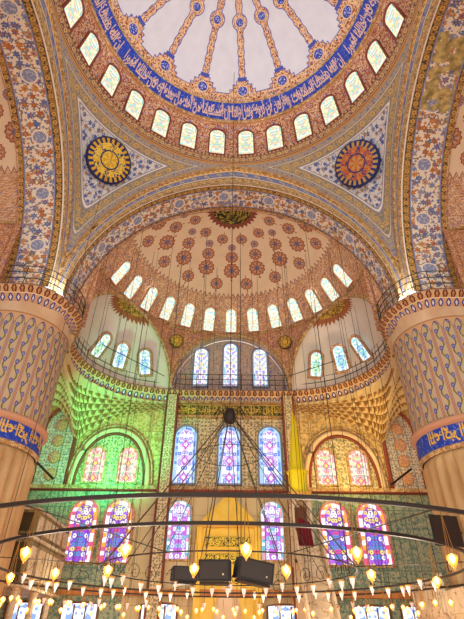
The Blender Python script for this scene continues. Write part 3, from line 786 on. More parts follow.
# ------------------------------------------------------------------ piers
def pier(s):
    cx, cy, r = s*14.0, 13.5, 3.0
    t = thing('marble_pier', 'massive round pier at the %s, fluted below, painted with blue vine stripes above' % ('left' if s < 0 else 'right'), 'pillar', (cx, cy, 0), 'great piers')
    def cyl(r0f, z0, z1, nz, mat, nu=96, nm='shaft', vo=0):
        def F(i, j):
            a = 2*pi*i; z = z0+(z1-z0)*j; q = r0f(a, j)
            return (q*sin(a), q*cos(a), z), (a*r, z-vo)
        return surf(nm, F, nu, nz, mat, True, None, t)
    nf = 28
    cyl(lambda a, j: 2.66+.36*abs(sin(a*nf/2))**.7, 0, 9.3, 2, M['flute'], 480, 'fluted_shaft')
    # scalloped heads of the flutes, flaring into the band
    cyl(lambda a, j: 2.66+.36*abs(sin(a*nf/2))**.7*(1-j)+.22*j+.07*sin(j*pi)*abs(sin(a*nf/2)), 9.3, 10.1, 6, M['flute'], 480, 'flute_heads')
    mb = MB()
    mb.lathe([(2.98, 10.08), (3.12, 10.14), (3.12, 10.28), (3.02, 10.36)], 96); mb.f = mb.f[:-2]
    mb.build('lower_moulding', M['goldtrim'], t, True)
    bandp = cyl(lambda a, j: 3.03, 10.34, 11.42, 2, M['calli'], 96, 'inscription_band')
    mb = MB(); mb.lathe([(3.02, 11.38), (3.12, 11.42), (3.28, 11.52), (3.30, 11.66), (3.16, 11.78), (3.02, 11.82)], 96); mb.f = mb.f[:-2]
    mb.build('upper_moulding', M['pinktrim'], t, True)
    cyl(lambda a, j: r, 11.75, 18.1, 1, M['pier'], 96, 'painted_shaft', 11.75)
    # capital flaring to the cornice
    def F(i, j):
        a = 2*pi*i; k = max(abs(sin(a)), abs(cos(a))); sq = min(1/k, 1.10)*3.02
        q = 3.05*(1-j)+sq*j; z = 18.08+.85*j
        return (q*sin(a), q*cos(a), z), (a*3, z)
    surf('capital', F, 96, 4, M['stone'], True, None, t)
    txt = shape_ar('\u0627\u0644\u0644\u0647 \u0627\u0643\u0628\u0631')
    n = 10
    for k in range(n):
        a0 = 2*pi*k/n
        if not (pi*.5 < a0 < pi*1.55): continue
        def F2(s_, t_, a0=a0):
            a = a0-(1-s_)*.60; z = 10.42+t_*.92; return (3.07*sin(a), 3.07*cos(a), z)
        warp_text('gold_lettering', txt, F2, M['script_gold'], bandp)
        F3 = lambda s_, t_, a0=a0: (3.06*sin(a0-.04-(1-s_)*.5), 3.06*cos(a0-.04-(1-s_)*.5), 10.75+.55*t_)
        warp_text('gold_lettering', shape_ar('\u0645\u062d\u0645\u062f \u0639\u0644\u064a'), F3, M['script_gold'], bandp)
    return t
pier(-1); pier(1)
for s in (-1, 1):
    mb = MB(); mb.prism([(s*12.0, 12.0), (s*12.0, 14.3), (s*11.4, 14.3), (s*11.4, 15.4), (s*17, 15.4), (s*17, 12.0)], 'z', 19.7, 20.82)
    struct(mb.build('wall_arch_springing_%s' % ('left' if s < 0 else 'right'), M['plaster']))
for side, yy in ((0, 14.66), (1, 15.46), (-1, 15.46)):
    vs, uv, fs = [], [], []
    pts = [(-11.9, -1.1)]+archpts(11.9, 12.1, 80)+[(11.9, -1.1)]
    for (x, z) in pts:
        zz = ZS+z
        if zz < ZT: q = (math.copysign(RT-.12, x), zz)
        else:
            l = sqrt(x*x+z*z); q = (x/l*(SC-.12), ZS+z/l*(SC-.12))
        for k, p in enumerate((q, (x, zz))): vs.append(place(side, p[0], yy, p[1])); uv.append(p)
    for i in range(len(pts)-1): fs.append((2*i, 2*i+1, 2*i+3, 2*i+2))
    mesh_obj('wall_arch_return_%s' % {0: 'front', 1: 'right', -1: 'left'}[side], vs, fs, M['red2'], None, uv, False, None, 'structure')

# ------------------------------------------------------------------ qibla wall
YW = 24.6
def wallrect(nm, x0, x1, z0, z1, mat, y=YW):
    return mesh_obj(nm, [(x0, y, z0), (x1, y, z0), (x1, y, z1), (x0, y, z1)], [(0, 1, 2, 3)], mat, None, [(x0, z0), (x1, z0), (x1, z1), (x0, z1)], False, None, 'structure')
wallrect('wall_front_lower', -22, 22, 0, 11.2, M['tile'])
wallrect('wall_front_middle', -5.2, 5.2, 11.2, 19.6, M['floralwall'], YW)
wallrect('wall_front_left', -22, -5.2, 11.2, 19.6, M['ochre']); wallrect('wall_front_right', 5.2, 22, 11.2, 19.6, M['ochre'])
wallrect('wall_front_bay', -7.2, 6.3, 0, 11.2, M['creamwall'], YW-.04)
struct(MB().box((0, YW-.1, 11.38), (40, .5, .36)).build('trim_string_course', M['goldtrim']))
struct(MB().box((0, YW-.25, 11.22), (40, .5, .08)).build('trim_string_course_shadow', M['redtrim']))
mesh_obj('wall_inscription_band', [(-4.7, YW-.06, 17.45), (4.7, YW-.06, 17.45), (4.7, YW-.06, 18.5), (-4.7, YW-.06, 18.5)], [(0, 1, 2, 3)], M['goldband'], None, [(-4.7, 0), (4.7, 0), (4.7, 1), (-4.7, 1)], False, None, 'structure')
for k in range(5):
    F2 = lambda s_, t_, k=k: (-4.5+1.85*k+s_*1.6, YW-.09, 17.6+.72*t_)
    warp_text(num('trim'), shape_ar(['\u0643\u0644\u0645\u0627 \u062f\u062e\u0644', '\u0639\u0644\u064a\u0647\u0627', '\u0632\u0643\u0631\u064a\u0627', '\u0627\u0644\u0645\u062d\u0631\u0627\u0628', '\u0648\u062c\u062f'][4-k]), F2, M['script_gold'], None, 'structure')
struct(MB().box((0, YW-.15, 18.62), (9.6, .3, .14)).box((0, YW-.15, 17.3), (9.6, .3, .14)).build(num('trim'), M['goldtrim']))
for s in (-1, 1):
    struct(MB().box((s*5.0, YW-.25, 9.6), (.75, .6, 19.2)).build('trim_pilaster_%s' % ('left' if s < 0 else 'right'), M['floralwall'], uvscale=1.4))
    struct(MB().box((s*4.55, YW-.25, 9.6), (.14, .66, 19.2)).box((s*5.45, YW-.25, 9.6), (.14, .66, 19.2)).build(num('trim'), M['redtrim']))
# middle row of stained glass
for X, g_ in ((-3.6, 'g_blue'), (0.0, 'g_blue'), (3.3, 'g_blue')): window((X, YW-.06, 11.85), (0, -1, 0), 1.75, 4.6, g_, 'greyframe', .14, .12)
for s in (-1, 1):
    ac = -9.4 if s < 0 else 9.05
    for X in (ac-1.3, ac+1.3):
        window((X, YW-.1, 11.85), (0, -1, 0), 1.5, 2.75, 'g_warm', 'goldtrim', .14, .12)
        window(((X-.1 if s < 0 else X+.15+(.2 if X > 10 else 0)), YW-.06, 6.35), (0, -1, 0), 2.1, 4.2, 'g_purple', 'goldtrim', .14, .12)
    window((-3.65 if s < 0 else 3.25, YW-.08, 6.6), (0, -1, 0), 1.7, 3.95, 'g_lav', 'goldtrim', .14, .12)
    # big blind arch round the pair of windows
    A_ = [(ac+x*1.0, 11.6+z) for x, z in ogive(3.0, 4.45)]
    mb = MB(); mb.tube([(x, YW-.15, z) for x, z in A_], .22, 6); struct(mb.build(num('trim'), M['plaster'], None, True))
    mb = MB(); mb.tube([(ac+x, YW-.2, 11.6+z) for x, z in ogive(2.72, 4.12)], .12, 6); struct(mb.build(num('trim'), M['redtrim'], None, True))
    mb = MB(); mb.tube([(ac+x, YW-.16, 11.6+z) for x, z in ogive(3.35, 4.85)], .08, 6); struct(mb.build(num('trim'), M['goldtrim'], None, True))
    P_ = [(ac+x, 11.6+z) for x, z in ogive(2.68, 4.05)]
    mesh_obj('wall_niche_%s' % ('left' if s < 0 else 'right'), [(x, YW-.05, z) for x, z in P_], [tuple(range(len(P_)))], M['floralwall'], None, P_, False, None, 'structure')
    # tiled arched panel close to the pier
    P_ = [(s*14.1+x, 11.6+z) for x, z in archpts(1.35, 1.9, 30)]; P_ = [(s*14.1-1.35, 11.6)]+[(x, z+4.6) for x, z in P_]+[(s*14.1+1.35, 11.6)]
    mesh_obj('wall_tiled_panel_%s' % ('left' if s < 0 else 'right'), [(x, YW-.06, z) for x, z in P_], [tuple(range(len(P_)))], M['sidetile'], None, P_, False, None, 'structure')
    mb = MB(); mb.tube([(x, YW-.1, z) for x, z in P_], .16, 6); struct(mb.build(num('trim'), M['redtrim'], None, True))
    for k in range(4): 
        medallion((s*14.1, YW-.12, 12.4+1.35*k), (0, -1, 0), .5, M['red2'])
    # muqarnas between cornice and wall
    pl = [p for p in catmull([(10.75, 13.8), (11.35, 15.2), (11.75, 16.5), (11.85, 18.2), (11.2, 20.5), (9.3, 22.7), (7.2, 23.7), (5.4, 24.15)], 10)]
    nP = len(pl)-1
    bot = catmull([(15.6, 18.2), (14.6, 17.9), (13.3, 16.4), (12.6, 15.2), (11.8, 16.0), (9.6, 17.2), (7.8, 17.6), (5.6, 17.9)], 10)
    NU, ROWS = nP*4, 7
    def F(i, j, s=s, pl=pl, bot=bot, nP=nP):
        q = i*nP; k = min(int(q), nP-1); f = q-k
        t = (pl[k][0]+(pl[k+1][0]-pl[k][0])*f, pl[k][1]+(pl[k+1][1]-pl[k][1])*f)
        b = (bot[k][0]+(bot[k+1][0]-bot[k][0])*f, bot[k][1]+(bot[k+1][1]-bot[k][1])*f)
        row = j*ROWS; r_ = int(min(row, ROWS-1e-6)); fr = row-r_
        jj = (r_+min(1, fr*1.0)**2.2)/ROWS          # concave courses
        sc = abs(sin((i*26+(.5 if r_ % 2 else 0))*pi))
        depth = .5*(1-sc)*(1-abs(fr-.5)*1.4)-.0
        hz = jj**.9
        x = t[0]+(b[0]-t[0])*hz; y = t[1]+.3+(YW-.03-t[1]-.3)*hz; z = 18.65+(b[1]-18.65)*j
        dx, dy = (8.5-x), (19-y); l = sqrt(dx*dx+dy*dy)+1e-6
        return (s*(x+dx/l*(-depth)), min(y-dy/l*depth, YW+.4), z), (i*26+(.5 if r_ % 2 else 0), j*ROWS)
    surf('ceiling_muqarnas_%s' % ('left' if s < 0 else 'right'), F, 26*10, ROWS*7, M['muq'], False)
# ground floor windows
for X in (-13.6, -9.9, -4.6, 3.9, 9.7, 12.9):
    window((X, YW-.06, 1.4), (0, -1, 0), 2.3, 2.5, 'g_day', 'wood', .12, .12, (3, 2), .06)
struct(MB().box((0, YW-.35, 4.55), (40, .5, .4)).build('trim_ground_storey', M['orangewood']))
for s, nm in ((-1, 'left'), (1, 'right')):
    ys = (-16, 26)
    mesh_obj('wall_'+nm, [(s*25, ys[0], 0), (s*25, ys[1], 0), (s*25, ys[1], 27), (s*25, ys[0], 27)], [(0, 1, 2, 3)], M['ochre'], None, [(ys[0], 0), (ys[1], 0), (ys[1], 27), (ys[0], 27)], False, None, 'structure')
    for y in (-8, -2, 4, 10, 16, 21): 
        for z in (3, 10): window((s*24.93, y, z), (-s, 0, 0), 2.2, 4.8, 'g_blue' if z > 5 else 'g_purple', 'goldtrim', .16, .12)
# floor
floor = mesh_obj('floor', [(-26, -16, 0), (26, -16, 0), (26, 26, 0), (-26, 26, 0)], [(0, 1, 2, 3)], M['carpet'], None, [(-26, -16), (26, -16), (26, 26), (-26, 26)], False, None, 'structure')

# ------------------------------------------------------------------ mihrab
t = thing('mihrab', 'gilded prayer niche in the middle of the far wall, yellow lit, with dark inscription panels', 'mihrab', (0, YW, 0))
def at_(mb, nm, mat, **k): o = mb.build(nm, mat, t, **k); o.location = -Vector(t.location); return o
at_(MB().prism([(-2.35, 0), (2.35, 0), (2.35, 8.6), (1.8, 9.3), (1.2, 9.9), (.5, 10.6), (0, 10.9), (-.5, 10.6), (-1.2, 9.9), (-1.8, 9.3), (-2.35, 8.6)], 'y', 24.2, 24.55), 'back_slab', M['nichegold'])
at_(MB().box((-2.1, 24.05, 4.3), (.4, .4, 8.6)), 'side_column', M['nichegold']); at_(MB().box((2.1, 24.05, 4.3), (.4, .4, 8.6)), 'side_column', M['nichegold'])
for z in (6.6, 7.7): at_(MB().box((.0, 24.12, z), (3.3, .12, .62)), 'inscription_panel', M['inscr'])
at_(MB().box((0, 24.1, 8.7), (4.5, .3, .2)), 'head_moulding', M['gilt'])
at_(MB().prism([(-.9, 0), (.9, 0), (.9, 3.6), (.6, 4.6), (0, 5.4), (-.6, 4.6), (-.9, 3.6)], 'y', 24.02, 24.18), 'niche', M['stone'])

# ------------------------------------------------------------------ minbar
t = thing('minbar', 'tall pulpit with a pointed yellow spire, small kiosk and slanting stair with crimson curtain', 'pulpit', (4.85, 20.8, 0))
X, Y = 4.85, 20.8
def at_(mb, nm, mat, **k): o = mb.build(nm, mat, t, **k); o.location = -Vector(t.location); return o
at_(MB().lathe([(.62, 11.6), (.5, 12.3), (.34, 14.0), (.12, 15.8), (.02, 16.4)], 8, (X, Y, 0)), 'spire', M['yellow'])
at_(MB().lathe([(.02, 16.2), (.12, 16.35), (.02, 16.5), (.09, 16.65), (.01, 16.9)], 8, (X, Y, 0)), 'finial', M['gilt'])
at_(MB().lathe([(.66, 10.2), (.66, 11.5), (.78, 11.56), (.78, 11.66), (.6, 11.7)], 8, (X, Y, 0)), 'drum', M['yellow'])
at_(MB().box((X, Y, 10.05), (1.5, 1.5, .22)), 'kiosk_cornice', M['gilt'])
for dx in (-.58, .58):
    for dy in (-.55, .55): at_(MB().box((X+dx, Y+dy, 7.9), (.2, .2, 4.2)), 'kiosk_column', M['marble'])
at_(MB().box((X, Y+.5, 7.6), (1.0, .06, 3.6)), 'back_panel', M['wood'])  # dark sheet added so the kiosk interior looks shaded
# pointed opening boards
mb = MB()
op = [(-.48, 8.4), (-.48, 9.1), (-.25, 9.5), (0, 9.7), (.25, 9.5), (.48, 9.1), (.48, 8.4)]
for dy in (-.62, .58):
    mb.prism([(X-.68, 8.4), (X-.48, 8.4)]+[(X+a, b) for a, b in op[1:4]]+[(X, 9.98), (X-.68, 9.98)], 'y', Y+dy, Y+dy+.06)
    mb.prism([(X+.68, 8.4), (X+.48, 8.4)]+[(X+a, b) for a, b in op[::-1][1:4]]+[(X, 9.98), (X+.68, 9.98)], 'y', Y+dy, Y+dy+.06)
at_(mb, 'arched_board', M['marble'])
at_(MB().box((X, Y, 6.0), (1.35, 1.3, .2)), 'platform', M['marble'])
at_(MB().box((X, Y+.1, 3.0), (1.2, 1.1, 5.9)), 'base', M['marble'])
# the stair runs down towards the hall; side walls slope
for dx in (-.62, .95):
    at_(MB().prism([(Y-.5, 8.6), (Y-.5, 7.3), (Y-4.7, 1.0), (Y-4.7, 2.2)], 'x', X+dx, X+dx+.12), 'balustrade', M['marble'])
for k in range(16):
    at_(MB().box((X+.2, Y-.8-k*.25, 6.6-k*.38), (1.45, .3, .38)), 'step', M['marble'])
at_(MB().prism([(X-.42, 5.9), (X+.7, 5.9), (X+.45, 8.2), (X-.25, 8.5)], 'y', Y-.78, Y-.70), 'curtain', M['velvet'])

# ------------------------------------------------------------------ marble tribune (right), loggia (left)
t = thing('marble_tribune', 'narrow raised marble gallery with pierced balustrade at the lower right along the pier', 'gallery', (10.6, 13.5, 0))
def at_(mb, nm, mat, **k): o = mb.build(nm, mat, t, **k); o.location = -Vector(t.location); return o
at_(MB().box((10.58, 15.35, 3.05), (.8, 4.0, .26)).box((10.62, 15.35, 2.82), (.72, 3.8, .2)), 'floor_slab', M['marble'])
mb = MB(); mb.box((10.68, 13.4, 1.35), (.56, 7.2, 2.7)); at_(mb, 'base_wall', M['marble'])
at_(MB().box((10.62, 11.5, 2.82), (.72, 3.5, .24)), 'floor_slab', M['marble'])
for k in range(5): at_(MB().box((10.37, 10.6+1.4*k, 1.4), (.05, 1.0, 2.0)), 'wall_panel', M['plaster'])
def lattice(p0, p1, nm):
    p0, p1 = Vector(p0), Vector(p1); L = (p1-p0).length; d = (p1-p0)/L; mb = MB(); R = d.to_track_quat('X', 'Z').to_matrix()
    mb.box((p0+p1)/2+Vector((0, 0, 1.22)), (L, .16, .16), R); mb.box((p0+p1)/2+Vector((0, 0, .06)), (L, .16, .14), R)
    mb.box((p0+p1)/2+Vector((0, 0, .98)), (L, .1, .08), R)
    n = int(L/.26)
    for k in range(n):
        a = p0+d*(k+.5)*L/n
        for sg_ in (-1, 1): mb.tube([a+Vector((0, 0, .12))-d*.13*sg_, a+Vector((0, 0, .97))+d*.13*sg_], .035, 4)
        mb.tube([a+d*.085*cos(q)+Vector((0, 0, .53+.085*sin(q))) for q in [pi*2*z/8 for z in range(8)]], .03, 4, True)
    o = mb.build(nm, M['marble'], t); o.location = -Vector(t.location)
at_(MB().box((10.27, 11.5, 3.78), (.16, 3.5, .14)).box((10.27, 11.5, 3.0), (.16, 3.5, .14)).box((10.27, 11.5, 3.4), (.07, 3.5, .7)), 'low_parapet', M['marble'])
for k in range(2): lattice((10.27, 13.5+1.9*k, 3.18), (10.27, 15.25+1.9*k, 3.18), 'balustrade')
for y in (13.42, 15.35, 17.25): at_(MB().box((10.27, y, 3.85), (.2, .2, 1.5)), 'post', M['marble'])

t = thing('marble_loggia', 'brown marble loggia of two stacked panelled blocks behind the left pier', 'loggia', (-12.6, 20, 0))
def at_(mb, nm, mat, **k): o = mb.build(nm, mat, t, **k); o.location = -Vector(t.location); return o
M['loggia'] = stone('brown_veined_marble', '7a6a44', 'a8905c', .9, '5f5034')
M['loggia_dark'] = stone('dark_brown_panelling', '3e3420', '55462a', 1.0)  # darker brown for the front panels only
at_(MB().box((-12.7, 20.3, 7.45), (2.7, 6.6, 1.3)), 'upper_block', M['loggia'])
at_(MB().box((-12.6, 20.1, 5.35), (2.7, 6.9, 2.2)), 'lower_block', M['loggia'])
at_(MB().box((-12.68, 20.2, 8.15), (2.85, 6.8, .12)).box((-12.6, 20.15, 6.6), (2.9, 7.0, .16)).box((-12.6, 20.1, 4.2), (2.9, 7.0, .14)), 'moulding', M['marble'])
for k in range(5): at_(MB().box((-11.33, 17.9+1.25*k, 7.42), (.06, .95, .9)), 'side_panel', M['marble'])
for k in range(5): at_(MB().box((-11.23, 17.6+1.3*k, 5.4), (.06, 1.0, 1.6)), 'side_panel', M['marble'])
at_(MB().box((-12.7, 16.97, 7.45), (2.4, .06, 1.0)), 'front_panel', M['loggia_dark']); at_(MB().box((-12.6, 16.62, 5.35), (2.4, .06, 1.9)), 'front_panel', M['loggia_dark'])
for x, y in ((-13.6, 17.2), (-11.6, 17.2), (-11.6, 20), (-11.6, 22.8)): at_(MB().lathe([(.26, 0), (.2, .3), (.18, 3.7), (.3, 4.15)], 12, (x, y, 0)), 'column', M['marble'])

# ------------------------------------------------------------------ screen and rods at the piers
t = thing('display_screen', 'flat dark rectangular screen hung on the right pier', 'screen', (10.4, 11.6, 6.2))
Rz = Matrix.Rotation(rad(14), 3, 'Z')
MB().box((0, 0, 0), (1.45, .1, 1.25), Rz).build('panel', M['screen'], t); MB().box((0, .06, 0), (1.55, .06, 1.35), Rz).build('casing', M['black'], t)
MB().tube([(.2, .05, 0), (.95, .55, 0)], .04, 6).build('bracket', M['iron'], t)
for p, q, lb in (((9.35, 15, 9.22), (10.75, 15, 10.15), 'dark slanting iron bar between the wall and the right pier'), ((-10.5, 13, 9.62), (-9.4, 13, 8.76), 'dark slanting iron bar beside the left pier')):
    tag(MB().tube([p, q], .07, 6).build('iron_bar', M['iron']), lb, 'bar')

for p, q, lb in (((-10.7, 20.0, 21.65), (-5.75, 23.2, 20.5), 'thin dark bar slanting in front of the three left conch windows'), ((5.0, 23.2, 20.6), (8.9, 21.6, 21.3), 'thin dark bar slanting in front of the three right conch windows')):
    tag(MB().tube([p, q], .032, 6).build('iron_bar', M['iron']), lb, 'bar')
# ------------------------------------------------------------------ chandelier
CY, CZ = 8.4, 4.0
ch = thing('ring_chandelier', 'huge black iron chandelier of two concentric rings with scrolls, hung low on fanned cables', 'chandelier', (0, CY, CZ))
def circ(r, z=0, n=96, ph=0): return [(r*sin(2*pi*k/n+ph), r*cos(2*pi*k/n+ph), z) for k in range(n)]
def band(r, w_, h, mat, nm, n=128):
    mb = MB(); b = []
    for k in range(n):
        a = 2*pi*k/n
        for (rr_, zz) in ((r-w_, -h), (r+w_, -h), (r+w_, h), (r-w_, h)): mb.v.append(Vector((rr_*sin(a), rr_*cos(a), zz)))
    for k in range(n):
        for q in range(4): a0 = k*4; b0 = ((k+1) % n)*4; mb.f.append((a0+q, a0+(q+1) % 4, b0+(q+1) % 4, b0+q))
    return mb.build(nm, mat, ch)
band(11.2, .035, .04, M['iron'], 'outer_ring'); band(8.75, .035, .038, M['iron'], 'middle_ring'); band(4.9, .018, .02, M['iron'], 'inner_ring')
for k in range(8):
    a = 2*pi*(k+.5)/8
    MB().tube([(4.9*sin(a), 4.9*cos(a), 0), (11.2*sin(a), 11.2*cos(a), 0)], .014, 4).build('spoke', M['iron'], ch)
# hub and fan of cables
HZ = 6.5
MB().lathe([(.05, .35), (.22, .28), (.28, 0), (.30, -.25), (.22, -.38), (.05, -.45)], 16, (0, 0, HZ)).build('hub', M['iron'], ch, True)
hubp = [c_ for c_ in ch.children if c_.name.startswith('hub')][0]
for k in range(12):
    a = 2*pi*k/12
    MB().tube([(.3*sin(a), .3*cos(a), HZ+.1), (.55*sin(a), .55*cos(a), HZ+.3), (.68*sin(a), .68*cos(a), HZ+.15), (.74*sin(a), .74*cos(a), HZ-.1)], .018, 4).build('hub_petal', M['iron'], hubp)
for k in range(14):
    a = 2*pi*(k+.3)/14; r = 4.9
    MB().tube([(.3*sin(a), .3*cos(a), HZ-.3), (r*sin(a), r*cos(a), .05)], .02, 4).build('cable', M['wire'], ch)
MB().tube(circ(1.45, HZ-1.95, 40), .016, 5, True).build('spreader_ring', M['iron'], ch)
# scrolls of bent iron on the inner ring
def spiral(c, ax, r0, turns, sgn=1):
    pts = []
    for i in range(26):
        q = i/25; r = r0*(1-q*.78); an = sgn*q*turns*2*pi
        pts.append((c[0]+ax[0]*r*cos(an), c[1]+ax[1]*r*cos(an), c[2]+r*sin(an)+r0*.5))
    return pts
for k in range(14):
    a = 2*pi*k/14; r = 4.9
    if cos(a) < -.1: continue
    tx = (cos(a), -sin(a))
    for sg_ in (-1, 1):
        MB().tube(spiral((r*sin(a)+sg_*tx[0]*.45, r*cos(a)+sg_*tx[1]*.45, .1), (tx[0]*sg_, tx[1]*sg_), .36, 1.3), .016, 4).build('scroll', M['iron'], ch)
for k in range(10):
    a = 2*pi*(k+.5)/10; r = 8.75
    if cos(a) < 0: continue
    tx = (cos(a), -sin(a))
    MB().tube(spiral((r*sin(a), r*cos(a), .0), tx, .45, .8), .022, 5).build('scroll', M['iron'], ch)

# clear cup lamps (unlit, glass given a faint glow) and lit amber lamps, each a thing of its own
def cup(loc, label, group, s=1.0):
    t = thing('glass_cup_lamp', label, 'lamp', loc, group)
    MB().lathe([(.105*s, .02), (.12*s, 0), (.10*s, -.10*s), (.075*s, -.2*s), (.03*s, -.3*s), (.035*s, -.34*s), (.01*s, -.38*s)], 10).build('cup', M['glass'], t, True)
    MB().lathe([(.13*s, .03), (.135*s, .0), (.13*s, -.03), (.11*s, -.03)], 10).build('rim', M['gilt'], t)
    MB().tube([(0, 0, .02), (0, 0, .16)], .012, 4).build('hanger', M['iron'], t)
    return t
def lit(loc, drop, label, group, s=.6):
    t = thing('lit_oil_lamp', label, 'lamp', loc, group)
    MB().lathe([(.06*s, .12*s), (.17*s, .07*s), (.18*s, 0), (.15*s, -.11*s), (.09*s, -.21*s), (.03*s, -.28*s), (.01*s, -.34*s)], 10).build('amber_glass', M['lampgold'], t, True)
    MB().lathe([(.01, .08*s), (.09*s, 0), (.115*s, -.07*s), (.06*s, -.18*s), (.01, -.22*s)], 8, (0, 0, .06*s)).build('bulb', M['bulb'], t, True)
    mb = MB()
    for k in range(3): a = 2*pi*k/3; mb.tube([(.13*s*cos(a), .13*s*sin(a), .06*s), (0, 0, drop)], .007, 4)
    mb.build('hanging_chain', M['lampchain'], t)
    return t
def copy_tree(o, loc, label=None, group=None):
    r = o.copy(); COL.objects.link(r); r.location = loc
    if label: r['label'] = label
    if group: r['group'] = group
    for c_ in list(o.children): d = c_.copy(); COL.objects.link(d); d.parent = r
    return r
def side_word(x): return 'left' if x < -2.5 else 'right' if x > 2.5 else 'middle'
def rp(r, deg, z): a = rad(deg); return (r*sin(a), CY+r*cos(a), z)
near_names = ['far left', 'left', 'left of centre', 'centre', 'right of centre', 'right']
protoL = None
GL = 'lit lamps round the outer ring'
def add_lit(loc, label, group, drop=.85):
    global protoL
    if protoL is None: protoL = lit(loc, drop, label, group); return protoL
    return copy_tree(protoL, loc, label, group)
# near side of the outer ring: five seen clearly (x positions from their spacing along the ring)
for k, X in enumerate((-3.85, -1.85, .32, 2.35, 4.35)):
    y = CY-sqrt(11.2**2-X**2); add_lit((X, y, CZ-.9), 'glowing amber lamp, number %s from the left on the near bar of the outer ring' % ['one', 'two', 'three', 'four', 'five'][k], 'near lit lamps')
for k, X in enumerate((-5.6, -4.15, -2.75, -.75, 1.3, 3.35, 5.3)):
    y = CY-sqrt(8.75**2-X**2); add_lit((X, y, CZ-.92), 'glowing amber lamp, number %s from the left on the near bar of the middle ring' % ['one', 'two', 'three', 'four', 'five', 'six', 'seven'][k], 'near lit lamps')
# far side, dense
for k in range(64):
    dg = -100+200*k/63+random.uniform(-.8, .8)
    if dg > 60: continue
    add_lit(rp(11.2, dg, CZ-.55-.35*(k % 3 == 1)-random.uniform(0, .12)), 'small glowing amber lamp on the far %s of the outer ring' % side_word(sin(rad(dg))*11.2), 'lit lamps, outer ring far '+side_word(sin(rad(dg))*11.2))
for k in range(26):
    dg = -85+170*k/25+random.uniform(-1, 1)
    add_lit(rp(8.75, dg, CZ-.75-random.uniform(0, .2)), 'small glowing amber lamp on the far %s of the middle ring' % side_word(sin(rad(dg))*8.75), 'lit lamps, middle ring far '+side_word(sin(rad(dg))*8.75))
protoC = cup(rp(4.9, 0, CZ-.1), 'clear glass cup lamp hanging on the middle of the inner ring', 'clear cups on the inner ring, middle')
def add_cup(loc, label, group): return copy_tree(protoC, loc, label, group)
for k in range(1, 18):
    dg = -96+k*192/18.0+random.uniform(-3, 3); sw = side_word(sin(rad(dg))*4.9)
    add_cup(rp(4.9, dg, CZ-.1+(.18 if k % 3 == 0 else 0)), 'clear glass cup lamp hanging on the %s of the inner ring' % sw, 'clear cups on the inner ring, '+sw)
for k in range(30):
    dg = -80+160*k/29+random.uniform(-1.5, 1.5)
    if abs(dg) < 8: continue
    add_cup(rp(8.75+random.uniform(-.15, .15), dg, CZ-.08+(.15 if k % 4 == 0 else 0)), 'clear glass cup lamp hanging on the %s of the middle ring' % ('left' if dg < 0 else 'right'), 'clear cups on the middle ring, ' + ('left' if dg < 0 else 'right'))

# speakers on the inner ring
SP = [((-2.1, 13.0, 4.08), (1.15, 1.0, .62), 14, 'low black loudspeaker, leftmost of the three on the chandelier'),
      ((-.62, 13.0, 4.1), (1.5, .9, .9), -6, 'black loudspeaker cabinet, middle of the three on the chandelier'),
      ((1.15, 12.9, 4.1), (1.75, .9, .9), 14.5, 'tilted black loudspeaker, rightmost of the three on the chandelier')]
for loc, d, rz, lb in SP:
    t = thing('loudspeaker', lb, 'loudspeaker', loc); t.rotation_euler = (0, rad(9 if rz == 14.5 else 0), rad(rz))
    a, b, c_ = d
    mb = MB().prism([(-b/2, 0), (b/2, .08), (b/2, c_*.8), (b*.2, c_), (-b/2, c_)], 'x', -a/2, a/2); mb.build('cabinet', M['black'], t)
    gr = MB().box((0, -b/2-.02, c_*.5), (a*.88, .04, c_*.8)).build('grille', M['mesh'], t)
    MB().box((a*.3, -b/2-.05, c_*.3), (.07, .02, .07)).build('badge', M['marble'], gr)
    MB().box((0, 0, -.05), (a*.9, b*.7, .1)).build('bracket', M['iron'], t)

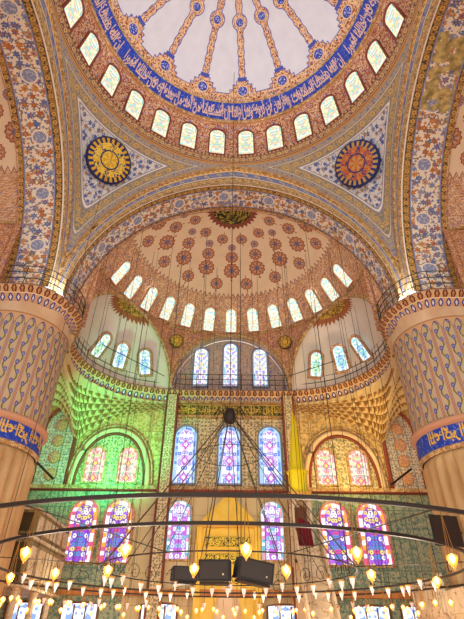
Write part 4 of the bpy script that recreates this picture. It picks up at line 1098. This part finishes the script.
# ------------------------------------------------------------------ suspension chains
def vault_z(x, y):
    if y > 14.6:
        q = SC**2-x*x-((y-14.6)/.955)**2; return ZS+sqrt(q) if q > 30 else None
    if y > 12.05: return ZS+hh(x, 11.5, 11.9) if abs(x) < 11.4 else None
    r = sqrt(x*x+y*y)
    if r < 11.7: return ZD+sqrt(RD**2-r*r) if r < 11.6 else None
    return None
chain_pts = [rp(11.2, d, 0) for d in range(-108, 120, 12)]+[rp(8.75, d+5, 0) for d in range(-100, 100, 20)]+[rp(11.2, d+4, 0) for d in (-60, -42, -24, 0, 22, 43, 61)]
for X, Y in ((-9.5, 19.5), (-8.2, 20.6), (-7.2, 18.3), (-6.1, 21.0), (-10.2, 18.0), (9.6, 19.3), (8.4, 20.5), (7.1, 18.6), (6.2, 21.2), (10.3, 18.1), (-3.4, 22.2), (3.3, 22.0), (-1.4, 20.3), (1.9, 20.4), (-4.6, 18.6), (4.8, 18.8), (0.6, 22.4)): chain_pts.append((X, Y, 99))
for p in chain_pts:
    if p[2] == 99:
        if abs(p[0]) > 5.8:
            zt = 20+5.3*sqrt(max(.05, 1-((abs(p[0])-8.6)**2+(p[1]-19.3)**2)/18)); 
        else: zt = vault_z(p[0], p[1]) or 26
        zb = 3.9; sw = side_word(p[0])
        add_cup((p[0], p[1], 3.75), 'clear glass cup lamp on a long chain near the far wall, %s part' % sw, 'clear cups near the far wall, '+sw)
    else:
        zt = vault_z(p[0], p[1]); zb = CZ
        if zt is None: continue
    o = MB().tube([(0, 0, 0), (0, 0, zt-zb+.05)], .015, 4).build('hanging_chain', M['wire']); o.location = (p[0], p[1], zb)
    far = 'in front of the far wall' if p[1] > 18 or p[2] == 99 else 'to the lamp rings'
    tag(o, 'thin dark chain dropping %s, %s of the hall' % (far, side_word(p[0])), 'chain', 'suspension chains %s, %s' % (far, side_word(p[0])))
# central chain carrying the hub
o = MB().tube([(0, 0, 0), (0, 0, 36.3)], .022, 5).build('hanging_chain', M['iron']); o.location = (0, CY, CZ+HZ+.4)
tag(o, 'thick central chain rising from the hub of the chandelier into the dome', 'chain')
